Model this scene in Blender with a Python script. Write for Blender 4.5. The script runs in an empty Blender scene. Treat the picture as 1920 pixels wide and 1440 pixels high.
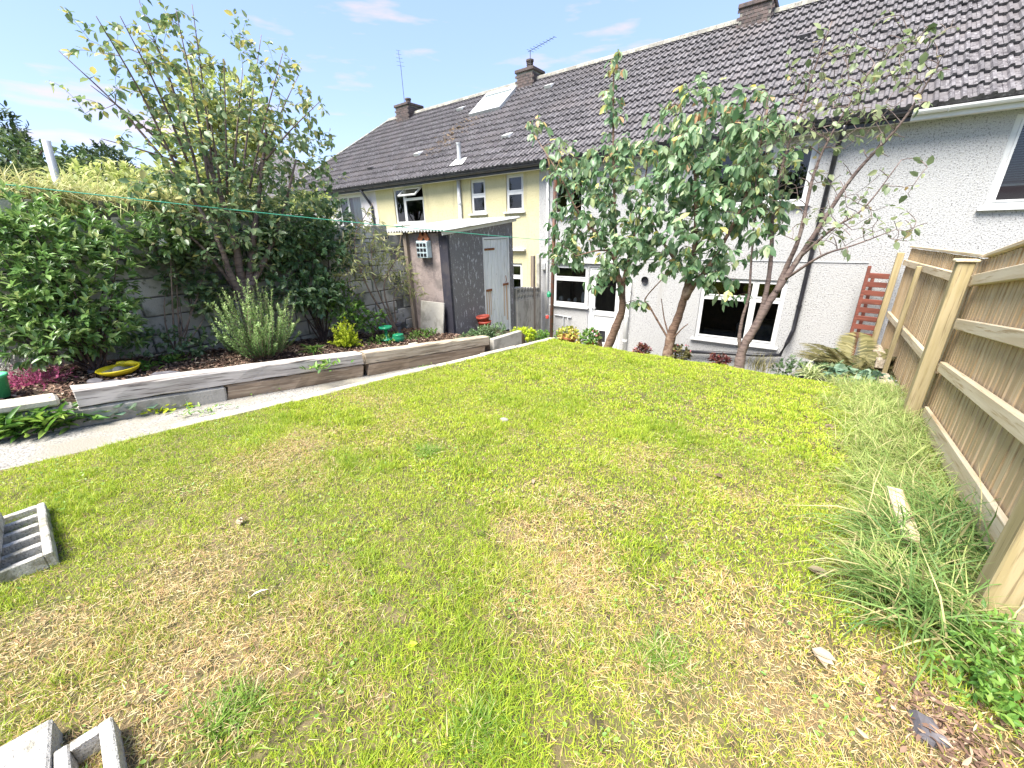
import bpy, math, random
import numpy as np
from mathutils import Vector, Matrix

sc = bpy.context.scene
COL = sc.collection
R_ = math.radians

# ------------------------------------------------------------------ camera
# the lens stands at the origin, 1.3 m above the lawn; +Y runs towards the house, +X along its front
FX, CX, CY = 744.0, 960.0, 720.0
def _ray(px, py): return np.array([px - CX, py - CY, FX])
_dn = _ray(1009, 2650); _dn = _dn / np.linalg.norm(_dn)
_lf = _ray(-105, 460); _lf = _lf - _lf.dot(_dn) * _dn; _lf = _lf / np.linalg.norm(_lf)
CR = np.stack([-_lf, np.cross(-_dn, -_lf), -_dn])
cam = bpy.data.cameras.new('camera')
cam.sensor_width = 36.0
cam.lens = FX / 1920 * 36
cam.clip_start = 0.02
cam.clip_end = 3000
camo = bpy.data.objects.new('camera', cam)
COL.objects.link(camo)
_m = np.eye(4); _m[:3, 0] = CR @ [1, 0, 0]; _m[:3, 1] = CR @ [0, -1, 0]; _m[:3, 2] = CR @ [0, 0, -1]
camo.matrix_world = Matrix(_m.tolist())
sc.camera = camo

# ------------------------------------------------------------------ sky, sun, exposure
SUN_EL, SUN_AZ = R_(60), R_(190)         # azimuth measured from +Y (the house) towards +X: high behind the camera
w = bpy.data.worlds.new('World'); sc.world = w; w.use_nodes = True
nt = w.node_tree; nt.nodes.clear()
def wn(t, **k):
    n = nt.nodes.new(t)
    for a, b in k.items(): setattr(n, a, b)
    return n
sky = wn('ShaderNodeTexSky', sky_type='NISHITA', sun_disc=False)
sky.sun_elevation = SUN_EL; sky.sun_rotation = SUN_AZ; sky.air_density = 1.0; sky.dust_density = 0.2; sky.ozone_density = 4.0
tc = wn('ShaderNodeTexCoord')
mp = wn('ShaderNodeMapping'); mp.inputs['Scale'].default_value = (1.0, 1.0, 5.2); mp.inputs['Location'].default_value = (2.3, 0.4, 0.25)
nz = wn('ShaderNodeTexNoise'); nz.inputs['Scale'].default_value = 5.5; nz.inputs['Detail'].default_value = 5; nz.inputs['Roughness'].default_value = 0.52
rp = wn('ShaderNodeValToRGB'); rp.color_ramp.elements[0].position = 0.57; rp.color_ramp.elements[1].position = 0.76
mul = wn('ShaderNodeMath', operation='MULTIPLY'); mul.inputs[1].default_value = 0.9
cm = wn('ShaderNodeMixRGB'); cm.inputs[2].default_value = (2.7, 2.2, 2.5, 1)
tn = wn('ShaderNodeMixRGB', blend_type='MULTIPLY'); tn.inputs[0].default_value = 1; tn.inputs[2].default_value = (1.2, .97, 1.03, 1)
ev = wn('ShaderNodeMixRGB'); ev.inputs[0].default_value = .6; ev.inputs[2].default_value = (1.08, 1.62, 2.6, 1)
bg = wn('ShaderNodeBackground'); bg.inputs[1].default_value = 0.1
wo = wn('ShaderNodeOutputWorld')
L = nt.links.new
L(tc.outputs['Generated'], mp.inputs[0]); L(mp.outputs[0], nz.inputs['Vector']); L(nz.outputs['Fac'], rp.inputs[0])
L(rp.outputs[0], mul.inputs[0]); L(mul.outputs[0], cm.inputs[0]); L(sky.outputs[0], tn.inputs[1]); L(tn.outputs[0], ev.inputs[1]); L(ev.outputs[0], cm.inputs[1]); L(cm.outputs[0], bg.inputs[0]); L(bg.outputs[0], wo.inputs[0])
sun = bpy.data.lights.new('sun', 'SUN'); sun.energy = 3.7; sun.angle = R_(36); sun.color = (1.0, 0.955, 0.87)
suno = bpy.data.objects.new('sun', sun); COL.objects.link(suno)
_sd = Vector((math.sin(SUN_AZ) * math.cos(SUN_EL), math.cos(SUN_AZ) * math.cos(SUN_EL), math.sin(SUN_EL)))
suno.rotation_euler = _sd.to_track_quat('Z', 'Y').to_euler()
vs = sc.view_settings
vs.view_transform = 'Standard'; vs.look = 'None'; vs.gamma = 1; vs.exposure = 2.08; vs.use_curve_mapping = False
sc.cycles.max_bounces = 5; sc.cycles.diffuse_bounces = 3; sc.cycles.glossy_bounces = 2; sc.cycles.transparent_max_bounces = 8; sc.cycles.use_denoising = True
sc.cycles.use_adaptive_sampling = True

# ------------------------------------------------------------------ placement helpers
def at(px, py, Y=None, X=None):
    v = CR @ _ray(px, py)
    t = Y / v[1] if Y is not None else X / v[0]
    return v * t
def lawn_z(y): return -1.3 - 0.1 * y
def bed_z(y): return -1.185 - 0.112 * y
def path_z(y): return -1.43 - 0.112 * y
def onlawn(px, py):
    v = CR @ _ray(px, py); return v * (-1.3 / (v[2] + 0.1 * v[1]))
def onbed(px, py):
    v = CR @ _ray(px, py); return v * (-1.185 / (v[2] + 0.112 * v[1]))
def onpath(px, py):
    v = CR @ _ray(px, py); return v * (-1.43 / (v[2] + 0.112 * v[1]))

# ------------------------------------------------------------------ objects
ORG = {}
def _org(o):
    return ORG.get(o.name, Vector((0, 0, 0))) if o else Vector((0, 0, 0))
def tag(o, label=None, cat=None, group=None, kind=None):
    if label: o['label'] = label
    if cat: o['category'] = cat
    if group: o['group'] = group
    if kind: o['kind'] = kind
    return o
def thing(name, loc, label, cat, group=None):
    o = bpy.data.objects.new(name, None); COL.objects.link(o)
    o.empty_display_size = 0.1
    o.location = Vector([float(c) for c in loc]); ORG[o.name] = o.location.copy()
    return tag(o, label, cat, group)
def link(name, me, mat, parent=None, org=None):
    o = bpy.data.objects.new(name, me); COL.objects.link(o)
    if mat is not None and not me.materials: me.materials.append(mat)
    if parent is not None:
        o.parent = parent; ORG[o.name] = _org(parent)
    else:
        og = Vector([float(c) for c in org]) if org is not None else Vector((0, 0, 0))
        o.location = og; ORG[o.name] = og
    return o
def place(name, me, loc, parent=None, rot=None, scale=None):
    """a copy sharing mesh data, at a world position"""
    o = bpy.data.objects.new(name, me); COL.objects.link(o)
    o.location = Vector([float(c) for c in loc]) - _org(parent)
    if parent is not None: o.parent = parent
    if rot is not None: o.rotation_euler = rot
    if scale is not None: o.scale = scale
    return o

class MB:
    def __init__(s): s.v = []; s.f = []
    def quad(s, a, b, c, d):
        n = len(s.v); s.v += [tuple(a), tuple(b), tuple(c), tuple(d)]; s.f.append((n, n + 1, n + 2, n + 3)); return s
    def box(s, lo, hi, M=None, bev=0.0):
        x0, y0, z0 = lo; x1, y1, z1 = hi
        n = len(s.v)
        if bev <= 0:
            p = [(x0, y0, z0), (x1, y0, z0), (x1, y1, z0), (x0, y1, z0), (x0, y0, z1), (x1, y0, z1), (x1, y1, z1), (x0, y1, z1)]
            fs = [(0, 3, 2, 1), (4, 5, 6, 7), (0, 1, 5, 4), (1, 2, 6, 5), (2, 3, 7, 6), (3, 0, 4, 7)]
        else:
            b = bev; p = []; fs = []
            c = [((x0, x1)[i], (y0, y1)[j], (z0, z1)[k], (1, -1)[i], (1, -1)[j], (1, -1)[k]) for k in (0, 1) for j in (0, 1) for i in (0, 1)]
            for (x, y, z, sx, sy, sz) in c:   # three vertices a corner: on x-, y-, z-face
                p += [(x, y + sy * b, z + sz * b), (x + sx * b, y, z + sz * b), (x + sx * b, y + sy * b, z)]
            I = lambda i, j, k: (k * 4 + j * 2 + i) * 3
            for i, fl in ((0, 1), (1, 0)):
                q = [I(i, 0, 0), I(i, 0, 1), I(i, 1, 1), I(i, 1, 0)]; fs.append(tuple(q if fl else q[::-1]))
            for j, fl in ((0, 0), (1, 1)):
                q = [I(0, j, 0) + 1, I(0, j, 1) + 1, I(1, j, 1) + 1, I(1, j, 0) + 1]; fs.append(tuple(q if fl else q[::-1]))
            for k, fl in ((0, 1), (1, 0)):
                q = [I(0, 0, k) + 2, I(0, 1, k) + 2, I(1, 1, k) + 2, I(1, 0, k) + 2]; fs.append(tuple(q if fl else q[::-1]))
            for j in (0, 1):
                for k in (0, 1):
                    a, e = I(0, j, k), I(1, j, k); fs.append((a + 1, e + 1, e + 2, a + 2))
            for i in (0, 1):
                for k in (0, 1):
                    a, e = I(i, 0, k), I(i, 1, k); fs.append((a, e, e + 2, a + 2))
            for i in (0, 1):
                for j in (0, 1):
                    a, e = I(i, j, 0), I(i, j, 1); fs.append((a, e, e + 1, a + 1))
            for t in range(8): fs.append((t * 3, t * 3 + 1, t * 3 + 2))
        if M is not None: p = [tuple(M @ Vector(q)) for q in p]
        s.v += p; s.f += [tuple(i + n for i in f) for f in fs]; return s
    def beam(s, a, b, wd, th, up=(0, 0, 1), bev=0.0):
        """box from a to b; wd across, th along up"""
        a = Vector([float(c) for c in a]); b = Vector([float(c) for c in b]); d = b - a; ln = d.length; d.normalize()
        u = Vector(up); x = d.cross(u)
        if x.length < 1e-4: x = d.cross(Vector((1, 0, 0)))
        x.normalize(); u = x.cross(d)
        M = Matrix((x, d, u)).transposed().to_4x4(); M.translation = a
        return s.box((-wd / 2, 0, -th / 2), (wd / 2, ln, th / 2), M, bev)
    def tube(s, pts, rad, sides=6, cap=True):
        pts = [Vector([float(c) for c in p]) for p in pts]; n = len(pts)
        if not hasattr(rad, '__len__'): rad = [rad] * n
        base = len(s.v); ref = Vector((0.31, 0.17, 0.93))
        for i, p in enumerate(pts):
            t = (pts[min(i + 1, n - 1)] - pts[max(i - 1, 0)])
            if t.length < 1e-6: t = Vector((0, 0, 1))
            t.normalize(); a = t.cross(ref)
            if a.length < 0.1: a = t.cross(Vector((1, 0, 0)))
            a.normalize(); b = t.cross(a)
            for k in range(sides):
                q = 2 * math.pi * k / sides
                s.v.append(tuple(p + (a * math.cos(q) + b * math.sin(q)) * rad[i]))
        for i in range(n - 1):
            for k in range(sides):
                k2 = (k + 1) % sides
                s.f.append((base + i * sides + k, base + i * sides + k2, base + (i + 1) * sides + k2, base + (i + 1) * sides + k))
        if cap:
            s.f.append(tuple(base + k for k in range(sides))[::-1]); s.f.append(tuple(base + (n - 1) * sides + k for k in range(sides)))
        return s
    def lathe(s, c, prof, sides=20, M=None):
        """prof: (r, z) pairs, bottom to top"""
        base = len(s.v)
        for r, z in prof:
            for k in range(sides):
                q = 2 * math.pi * k / sides
                p = Vector((r * math.cos(q), r * math.sin(q), z))
                if M is not None: p = M @ p
                s.v.append((p[0] + c[0], p[1] + c[1], p[2] + c[2]))
        for i in range(len(prof) - 1):
            for k in range(sides):
                k2 = (k + 1) % sides
                s.f.append((base + i * sides + k, base + i * sides + k2, base + (i + 1) * sides + k2, base + (i + 1) * sides + k))
        return s
    def mesh(s, name, off=(0, 0, 0), smooth=False):
        me = bpy.data.meshes.new(name)
        ox, oy, oz = off
        me.from_pydata([(float(a) - ox, float(b) - oy, float(c) - oz) for a, b, c in s.v], [], s.f)
        if smooth: me.shade_smooth()
        me.update(); return me
    def build(s, name, mat, parent=None, org=None, smooth=False):
        off = _org(parent) if parent is not None else (Vector([float(c) for c in org]) if org is not None else Vector((0, 0, 0)))
        return link(name, s.mesh(name, off, smooth), mat, parent, org)

def npmesh(name, V, F, attrs=None, smooth=False):
    """V (n,3) float, F (m,k) int"""
    me = bpy.data.meshes.new(name)
    V = np.ascontiguousarray(V, dtype=np.float32); F = np.ascontiguousarray(F, dtype=np.int32)
    n, (m, k) = len(V), F.shape
    me.vertices.add(n); me.vertices.foreach_set('co', V.ravel())
    me.loops.add(m * k); me.loops.foreach_set('vertex_index', F.ravel())
    me.polygons.add(m); me.polygons.foreach_set('loop_start', np.arange(0, m * k, k, dtype=np.int32))
    if smooth: me.polygons.foreach_set('use_smooth', np.ones(m, dtype=bool))
    for an, av in (attrs or {}).items():
        if av.ndim == 1:
            a = me.attributes.new(an, 'FLOAT', 'POINT'); a.data.foreach_set('value', np.ascontiguousarray(av, dtype=np.float32))
        else:
            a = me.attributes.new(an, 'FLOAT_COLOR', 'POINT'); a.data.foreach_set('color', np.ascontiguousarray(av, dtype=np.float32).ravel())
    me.update(calc_edges=True); me.validate()
    return me

def nrm(a): return a / np.maximum(np.linalg.norm(a, axis=-1, keepdims=True), 1e-9)
LEAF = {  # (x, y, z) in leaf widths / lengths, faces
    'leaf': (np.array([(0, 0, 0), (0, .5, -.05), (0, 1, -.16), (-.5, .3, .06), (-.42, .68, .0), (.5, .3, .06), (.42, .68, .0)]),
             np.array([(0, 1, 3), (1, 4, 3), (1, 2, 4), (0, 5, 1), (1, 5, 6), (1, 6, 2)])),
    'round': (np.array([(0, 0, 0), (0, .5, -.06), (0, 1, -.12), (-.5, .22, .05), (-.5, .7, .04), (.5, .22, .05), (.5, .7, .04)]),
             np.array([(0, 1, 3), (1, 4, 3), (1, 2, 4), (0, 5, 1), (1, 5, 6), (1, 6, 2)])),
    'slim': (np.array([(0, 0, 0), (-.5, .45, .05), (.5, .45, .05), (0, 1, -.12)]), np.array([(0, 2, 1), (1, 2, 3)])),
    'blade': (np.array([(-.5, 0, 0), (.5, 0, 0), (-.42, .5, -.1), (.42, .5, -.1), (0, 1, -.38)]), np.array([(0, 1, 2), (1, 3, 2), (2, 3, 4)])),
    'strap': (np.array([(-.4, 0, 0), (.4, 0, 0), (-.5, .35, .08), (.5, .35, .08), (-.4, .7, -.02), (.4, .7, -.02), (0, 1, -.26)]),
              np.array([(0, 1, 2), (1, 3, 2), (2, 3, 4), (3, 5, 4), (4, 5, 6)])),
}
def leafmesh(name, pos, d, up, ln, wd, kind='leaf', rnd=None, col=None, bend=None, rng=None):
    T, F = LEAF[kind]
    d = nrm(d); side = nrm(np.cross(d, up)); nn = np.cross(side, d)
    n = len(pos); K = len(T)
    ln = np.broadcast_to(ln, (n,)); wd = np.broadcast_to(wd, (n,))
    zz = T[None, :, 2] * (bend[:, None] if bend is not None else 1.0)
    V = pos[:, None, :] + side[:, None, :] * (T[None, :, 0] * wd[:, None])[..., None] + d[:, None, :] * (T[None, :, 1] * ln[:, None])[..., None] + nn[:, None, :] * (zz * ln[:, None])[..., None]
    FF = (F[None] + (np.arange(n) * K)[:, None, None]).reshape(-1, 3)
    at_ = {}
    if rnd is not None: at_['rnd'] = np.repeat(rnd, K)
    if col is not None: at_['Col'] = np.repeat(np.concatenate([col, np.ones((n, 1))], 1), K, axis=0)
    return npmesh(name, V.reshape(-1, 3), FF, at_)

def vnoise(x, y, seed=0):
    g = np.random.default_rng(seed).random((128, 128))
    xi = np.floor(x).astype(int); yi = np.floor(y).astype(int); fx = x - xi; fy = y - yi
    fx = fx * fx * (3 - 2 * fx); fy = fy * fy * (3 - 2 * fy)
    a = g[xi % 128, yi % 128]; b = g[(xi + 1) % 128, yi % 128]; c = g[xi % 128, (yi + 1) % 128]; e = g[(xi + 1) % 128, (yi + 1) % 128]
    return (a * (1 - fx) + b * fx) * (1 - fy) + (c * (1 - fx) + e * fx) * fy
def fbm(x, y, seed=0, o=4):
    r = 0; amp = .5; tot = 0
    for i in range(o):
        r = r + amp * vnoise(x * 2 ** i + 17.3 * i, y * 2 ** i + 9.1 * i, seed + i); tot += amp; amp *= .55
    return r / tot

# ------------------------------------------------------------------ materials
def M(name, col, rough=.8, var=(), bump=None, spec=.3, rand=0.0, metal=0.0, coord='world'):
    """var: (scale or (sx,sy,sz), colour, lo, hi) layers of noise mixed over the base; rand: brightness spread per object"""
    m = bpy.data.materials.new(name); m.use_nodes = True
    t = m.node_tree; b = t.nodes['Principled BSDF']
    b.inputs['Roughness'].default_value = rough; b.inputs['Specular IOR Level'].default_value = spec; b.inputs['Metallic'].default_value = metal
    if coord == 'world':
        g = t.nodes.new('ShaderNodeNewGeometry'); src = g.outputs['Position']
    else:
        g = t.nodes.new('ShaderNodeTexCoord'); src = g.outputs['Object']
        oi = t.nodes.new('ShaderNodeObjectInfo'); ad = t.nodes.new('ShaderNodeVectorMath'); ad.operation = 'ADD'
        ml = t.nodes.new('ShaderNodeVectorMath'); ml.operation = 'MULTIPLY'; ml.inputs[1].default_value = (31, 17, 23)
        cv = t.nodes.new('ShaderNodeCombineXYZ')
        for q in range(3): t.links.new(oi.outputs['Random'], cv.inputs[q])
        t.links.new(cv.outputs[0], ml.inputs[0]); t.links.new(src, ad.inputs[0]); t.links.new(ml.outputs[0], ad.inputs[1]); src = ad.outputs[0]
    def noise(scale, detail=4, rg=.6):
        n = t.nodes.new('ShaderNodeTexNoise'); n.inputs['Detail'].default_value = detail; n.inputs['Roughness'].default_value = rg
        if hasattr(scale, '__len__'):
            mp = t.nodes.new('ShaderNodeMapping'); mp.inputs['Scale'].default_value = scale
            t.links.new(src, mp.inputs[0]); t.links.new(mp.outputs[0], n.inputs['Vector']); n.inputs['Scale'].default_value = 1
        else:
            t.links.new(src, n.inputs['Vector']); n.inputs['Scale'].default_value = scale
        return n.outputs['Fac']
    cur = t.nodes.new('ShaderNodeRGB'); cur.outputs[0].default_value = (*col, 1); cur = cur.outputs[0]
    for (scale, c2, lo, hi) in var:
        mr = t.nodes.new('ShaderNodeMapRange'); mr.interpolation_type = 'SMOOTHSTEP'; mr.inputs['From Min'].default_value = lo; mr.inputs['From Max'].default_value = hi
        t.links.new(noise(scale), mr.inputs['Value'])
        mx = t.nodes.new('ShaderNodeMixRGB'); mx.inputs[2].default_value = (*c2, 1)
        t.links.new(mr.outputs[0], mx.inputs[0]); t.links.new(cur, mx.inputs[1]); cur = mx.outputs[0]
    if rand:
        oi = t.nodes.new('ShaderNodeObjectInfo'); mr = t.nodes.new('ShaderNodeMapRange')
        mr.inputs['To Min'].default_value = 1 - rand; mr.inputs['To Max'].default_value = 1 + rand
        hs = t.nodes.new('ShaderNodeHueSaturation'); t.links.new(oi.outputs['Random'], mr.inputs['Value']); t.links.new(mr.outputs[0], hs.inputs['Value'])
        t.links.new(cur, hs.inputs['Color']); cur = hs.outputs[0]
    t.links.new(cur, b.inputs['Base Color'])
    if bump:
        scale, st, dist = bump
        bp = t.nodes.new('ShaderNodeBump'); bp.inputs['Strength'].default_value = st; bp.inputs['Distance'].default_value = dist
        t.links.new(noise(scale, 6, .65), bp.inputs['Height']); t.links.new(bp.outputs[0], b.inputs['Normal'])
    return m
def LM(name, ramp, rough=.5, trans=.35, spec=.4, attr='rnd'):
    """leaf: colour from a value per leaf, partly translucent"""
    m = bpy.data.materials.new(name); m.use_nodes = True
    t = m.node_tree; b = t.nodes['Principled BSDF']; out = t.nodes['Material Output']
    b.inputs['Roughness'].default_value = rough; b.inputs['Specular IOR Level'].default_value = spec
    a = t.nodes.new('ShaderNodeAttribute'); a.attribute_name = attr
    if ramp:
        r = t.nodes.new('ShaderNodeValToRGB'); cr = r.color_ramp
        while len(cr.elements) < len(ramp): cr.elements.new(.5)
        for e, (p, c) in zip(cr.elements, ramp): e.position = p; e.color = (*c, 1)
        t.links.new(a.outputs['Fac'], r.inputs[0]); c = r.outputs[0]
    else: c = a.outputs['Color']
    t.links.new(c, b.inputs['Base Color'])
    if trans:
        tr = t.nodes.new('ShaderNodeBsdfTranslucent'); mx = t.nodes.new('ShaderNodeMixShader'); mx.inputs[0].default_value = trans
        hs = t.nodes.new('ShaderNodeHueSaturation'); hs.inputs['Value'].default_value = 1.3; hs.inputs['Saturation'].default_value = 1.05
        t.links.new(c, hs.inputs['Color']); t.links.new(hs.outputs[0], tr.inputs[0])
        t.links.new(b.outputs[0], mx.inputs[1]); t.links.new(tr.outputs[0], mx.inputs[2]); t.links.new(mx.outputs[0], out.inputs[0])
    return m
def glassmat(name, tint=(.9, .95, .95), refl=1.0):
    m = bpy.data.materials.new(name); m.use_nodes = True
    t = m.node_tree; t.nodes.remove(t.nodes['Principled BSDF']); out = t.nodes['Material Output']
    g = t.nodes.new('ShaderNodeBsdfGlossy'); g.inputs['Roughness'].default_value = .01
    tr = t.nodes.new('ShaderNodeBsdfTransparent'); tr.inputs[0].default_value = (*tint, 1)
    fr = t.nodes.new('ShaderNodeFresnel'); fr.inputs[0].default_value = 1.5
    ml = t.nodes.new('ShaderNodeMath'); ml.operation = 'MULTIPLY'; ml.inputs[1].default_value = refl
    mx = t.nodes.new('ShaderNodeMixShader')
    t.links.new(fr.outputs[0], ml.inputs[0]); t.links.new(ml.outputs[0], mx.inputs[0]); t.links.new(tr.outputs[0], mx.inputs[1]); t.links.new(g.outputs[0], mx.inputs[2]); t.links.new(mx.outputs[0], out.inputs[0])
    return m

MT = {}
MT['soil'] = M('soil', (.07, .05, .035), .95, [(3, (.1, .075, .05), .4, .65)], (40, .6, .02))
MT['turf'] = M('turf', (.11, .095, .04), .95, [(1.4, (.16, .12, .065), .45, .62), (14, (.06, .05, .025), .48, .64)], (60, .7, .02))
MT['field'] = M('field', (.09, .14, .03), .95, [(.3, (.14, .16, .05), .4, .6)], (20, .5, .05))
MT['path'] = M('path', (.3, .28, .25), .92, [(60, (.13, .125, .12), .5, .6), (45, (.48, .46, .42), .6, .68), (2.2, (.24, .22, .18), .48, .66), (.9, (.38, .35, .27), .5, .7)], (70, .8, .012))
MT['patio'] = M('patio', (.3, .29, .27), .9, [(3, (.2, .2, .19), .45, .6)], (30, .3, .01))
MT['concrete'] = M('concrete', (.36, .34, .3), .92, [(3.5, (.22, .21, .18), .45, .65), (40, (.5, .48, .43), .6, .75)], (45, .5, .01), rand=.1)
MT['kerb'] = M('kerb', (.5, .46, .38), .9, [(5, (.34, .31, .24), .45, .65), (60, (.3, .28, .24), .6, .72)], (50, .5, .008), rand=.08)
MT['block'] = M('block', (.5, .48, .43), .93, [(2.2, (.22, .22, .18), .42, .62), (9, (.16, .17, .12), .58, .7), (70, (.5, .49, .46), .62, .75)], (60, .5, .012), rand=.12)
MT['mortar'] = M('mortar', (.2, .19, .17), .95, [(6, (.12, .12, .1), .45, .6)], (50, .5, .01))
MT['blockwhite'] = M('blockwhite', (.56, .54, .5), .95, [(150, (.24, .23, .21), .54, .64), (12, (.3, .28, .23), .5, .65), (3, (.2, .2, .15), .56, .7)], (110, 1.0, .012), rand=.06)
MT['dash'] = M('dash', (.37, .368, .365), .92, [(60, (.43, .428, .425), .5, .66), (42, (.15, .147, .145), .555, .62), (80, (.17, .166, .163), .56, .62), (.7, (.36, .356, .35), .5, .7), ((2.6, 2.6, .3), (.32, .31, .295), .56, .75)], (42, .8, .02))
MT['dashgrey'] = M('dashgrey', (.5, .47, .48), .92, [(34, (.3, .28, .28), .58, .66), (1.2, (.42, .39, .39), .5, .7)], (36, .8, .02))
MT['yellow'] = M('yellow', (.48, .435, .265), .9, [(22, (.39, .35, .2), .54, .66), (1.1, (.42, .38, .23), .45, .7), ((3, 3, .35), (.35, .31, .2), .56, .75)], (26, .8, .02))
MT['white'] = M('white', (.55, .55, .545), .35, [(3, (.47, .47, .46), .5, .75)], None, .4)
MT['offwhite'] = M('offwhite', (.6, .6, .58), .6, [(4, (.5, .49, .46), .5, .7)])
MT['black'] = M('black', (.012, .012, .016), .4, [(5, (.03, .03, .035), .5, .7)], None, .5)
MT['greypipe'] = M('greypipe', (.4, .41, .42), .5, [(6, (.3, .3, .31), .5, .7)])
MT['room'] = M('room', (.016, .015, .018), .9, [(1.5, (.035, .03, .03), .5, .7)])
MT['curtain'] = M('curtain', (.6, .58, .58), .9, [((25, 25, .5), (.42, .4, .4), .45, .6)])
MT['furniture'] = M('furniture', (.2, .19, .18), .7, [(4, (.1, .1, .1), .45, .6)])
MT['blind'] = M('blind', (.17, .18, .19), .6)
MT['pane'] = glassmat('pane', (.75, .8, .8), 1.6)
MT['roofglass'] = M('roofglass', (.55, .62, .62), .12, [(2, (.5, .58, .58), .4, .7)], None, .6)
MT['tile'] = M('tile', (.088, .081, .086), .88, [(7, (.13, .122, .128), .42, .62), (22, (.2, .194, .198), .54, .66), (18, (.04, .036, .04), .56, .63), (1.0, (.115, .104, .106), .45, .7)], (60, .35, .006), .25, .16)
MT['deck'] = M('deck', (.06, .055, .055), .95, [(4, (.09, .08, .08), .4, .6)])
MT['ridge'] = M('ridge', (.2, .19, .17), .9, [(7, (.3, .29, .24), .46, .62), (22, (.1, .1, .08), .57, .65)], (50, .5, .01), rand=.15)
MT['moss'] = M('moss', (.11, .085, .04), .95, [(8, (.18, .16, .08), .45, .6)])
MT['brick'] = M('brick', (.1, .075, .07), .9, [(9, (.065, .055, .055), .45, .6), (30, (.17, .15, .14), .6, .7)], (40, .5, .01), rand=.18)
MT['pot'] = M('pot', (.35, .13, .06), .75, [(6, (.27, .09, .045), .45, .65), (25, (.42, .2, .12), .6, .75)])
MT['redpot'] = M('redpot', (.33, .06, .035), .55, [(8, (.25, .045, .03), .45, .65)])
MT['render'] = M('render', (.31, .255, .235), .95, [(4, (.2, .165, .155), .45, .65), (50, (.36, .31, .29), .58, .68), (1.2, (.15, .13, .12), .55, .7)], (50, .8, .012))
MT['bitumen'] = M('bitumen', (.16, .15, .148), .85, [(2.2, (.17, .16, .16), .45, .65), ((24, 24, 9), (.4, .39, .4), .57, .65), (55, (.5, .5, .5), .62, .68)], (40, .8, .012))
MT['bitumenstrip'] = M('bitumenstrip', (.035, .034, .045), .7, [((20, 20, 6), (.2, .2, .21), .64, .7), (3, (.06, .055, .06), .45, .65)], (40, .6, .01))
MT['corr'] = M('corr', (.46, .46, .44), .8, [(5, (.3, .3, .28), .45, .65), (18, (.6, .6, .57), .6, .7)])
MT['shedwhite'] = M('shedwhite', (.66, .665, .65), .7, [((30, 30, 2.5), (.52, .52, .49), .5, .66), (18, (.25, .22, .18), .66, .72)], (30, .3, .004), rand=.05)
MT['rust'] = M('rust', (.16, .06, .025), .95, [(25, (.28, .12, .05), .45, .6)], (60, .6, .005))
MT['ruststain'] = M('ruststain', (.5, .3, .18), .85, [((40, 40, 2), (.56, .44, .32), .42, .6)])
def wood(name, a, b, c, axis, rand=.1, rough=.8, sc_=1.0):
    s = [26, 26, 26]; s[axis] = 1.6; s2 = [60, 60, 60]; s2[axis] = 2.5
    return M(name, a, rough, [(tuple(x * sc_ for x in s), b, .42, .62), (tuple(x * sc_ for x in s2), c, .54, .68)], (tuple(x * sc_ for x in s2), .35, .006), .25, rand, coord='object')
MT['sleeper'] = wood('sleeper', (.46, .39, .3), (.29, .235, .17), (.1, .08, .06), 1)
MT['sleepergrey'] = wood('sleepergrey', (.5, .46, .42), (.33, .295, .265), (.11, .09, .08), 1)
MT['sleeperbrown'] = wood('sleeperbrown', (.31, .235, .165), (.19, .14, .095), (.38, .31, .23), 1)
MT['board'] = wood('board', (.47, .345, .2), (.54, .42, .27), (.38, .26, .13), 2, .1, .8, .6)
MT['rail'] = wood('rail', (.5, .405, .27), (.57, .485, .35), (.36, .26, .145), 1, .06, .8, .7)
MT['postwood'] = wood('postwood', (.31, .25, .13), (.37, .3, .175), (.2, .155, .085), 2, .06)
MT['redwood'] = wood('redwood', (.16, .05, .035), (.1, .035, .025), (.22, .08, .05), 0, .12)
MT['greywood'] = wood('greywood', (.23, .19, .15), (.15, .12, .095), (.3, .26, .22), 2, .1)
MT['chip'] = LM('chip', [(0, (.07, .042, .032)), (.45, (.17, .105, .075)), (.8, (.27, .18, .125)), (1, (.5, .4, .29))], .9, 0, .2)
MT['bark'] = M('bark', (.19, .12, .085), .85, [((9, 9, 45), (.1, .06, .045), .45, .62), (5, (.28, .2, .15), .55, .7)], ((12, 12, 50), .5, .01))
MT['barkgrey'] = M('barkgrey', (.17, .125, .11), .85, [((9, 9, 40), (.09, .065, .06), .45, .62), (6, (.26, .21, .18), .55, .7)], ((12, 12, 40), .5, .01))
MT['barkdark'] = M('barkdark', (.09, .06, .05), .9, [(14, (.05, .035, .03), .45, .6)], (30, .5, .01))
MT['twig'] = M('twig', (.22, .16, .12), .85, [(14, (.14, .1, .08), .45, .6)])
MT['metalpole'] = M('metalpole', (.13, .055, .035), .6, [(14, (.075, .06, .055), .45, .62), (4, (.2, .09, .055), .55, .7)])
MT['galv'] = M('galv', (.3, .32, .34), .45, [(6, (.4, .42, .45), .45, .65)], None, .5, 0, .3)
MT['line'] = M('line', (.06, .3, .2), .5)
MT['wire'] = M('wire', (.05, .05, .05), .5)
MT['greenplastic'] = M('greenplastic', (.02, .23, .11), .25, [(5, (.03, .33, .17), .45, .65)], None, .5)
MT['yellowplastic'] = M('yellowplastic', (.72, .58, .02), .4, [(5, (.6, .46, .02), .5, .7)], None, .5)
MT['slate'] = M('slate', (.085, .08, .09), .7, [(9, (.15, .14, .15), .45, .65)], (30, .4, .01), rand=.2)
MT['stone'] = M('stone', (.3, .28, .25), .9, [(9, (.2, .18, .15), .45, .65)], (30, .5, .01), rand=.2)
MT['feather'] = M('feather', (.8, .8, .78), .8)
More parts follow.
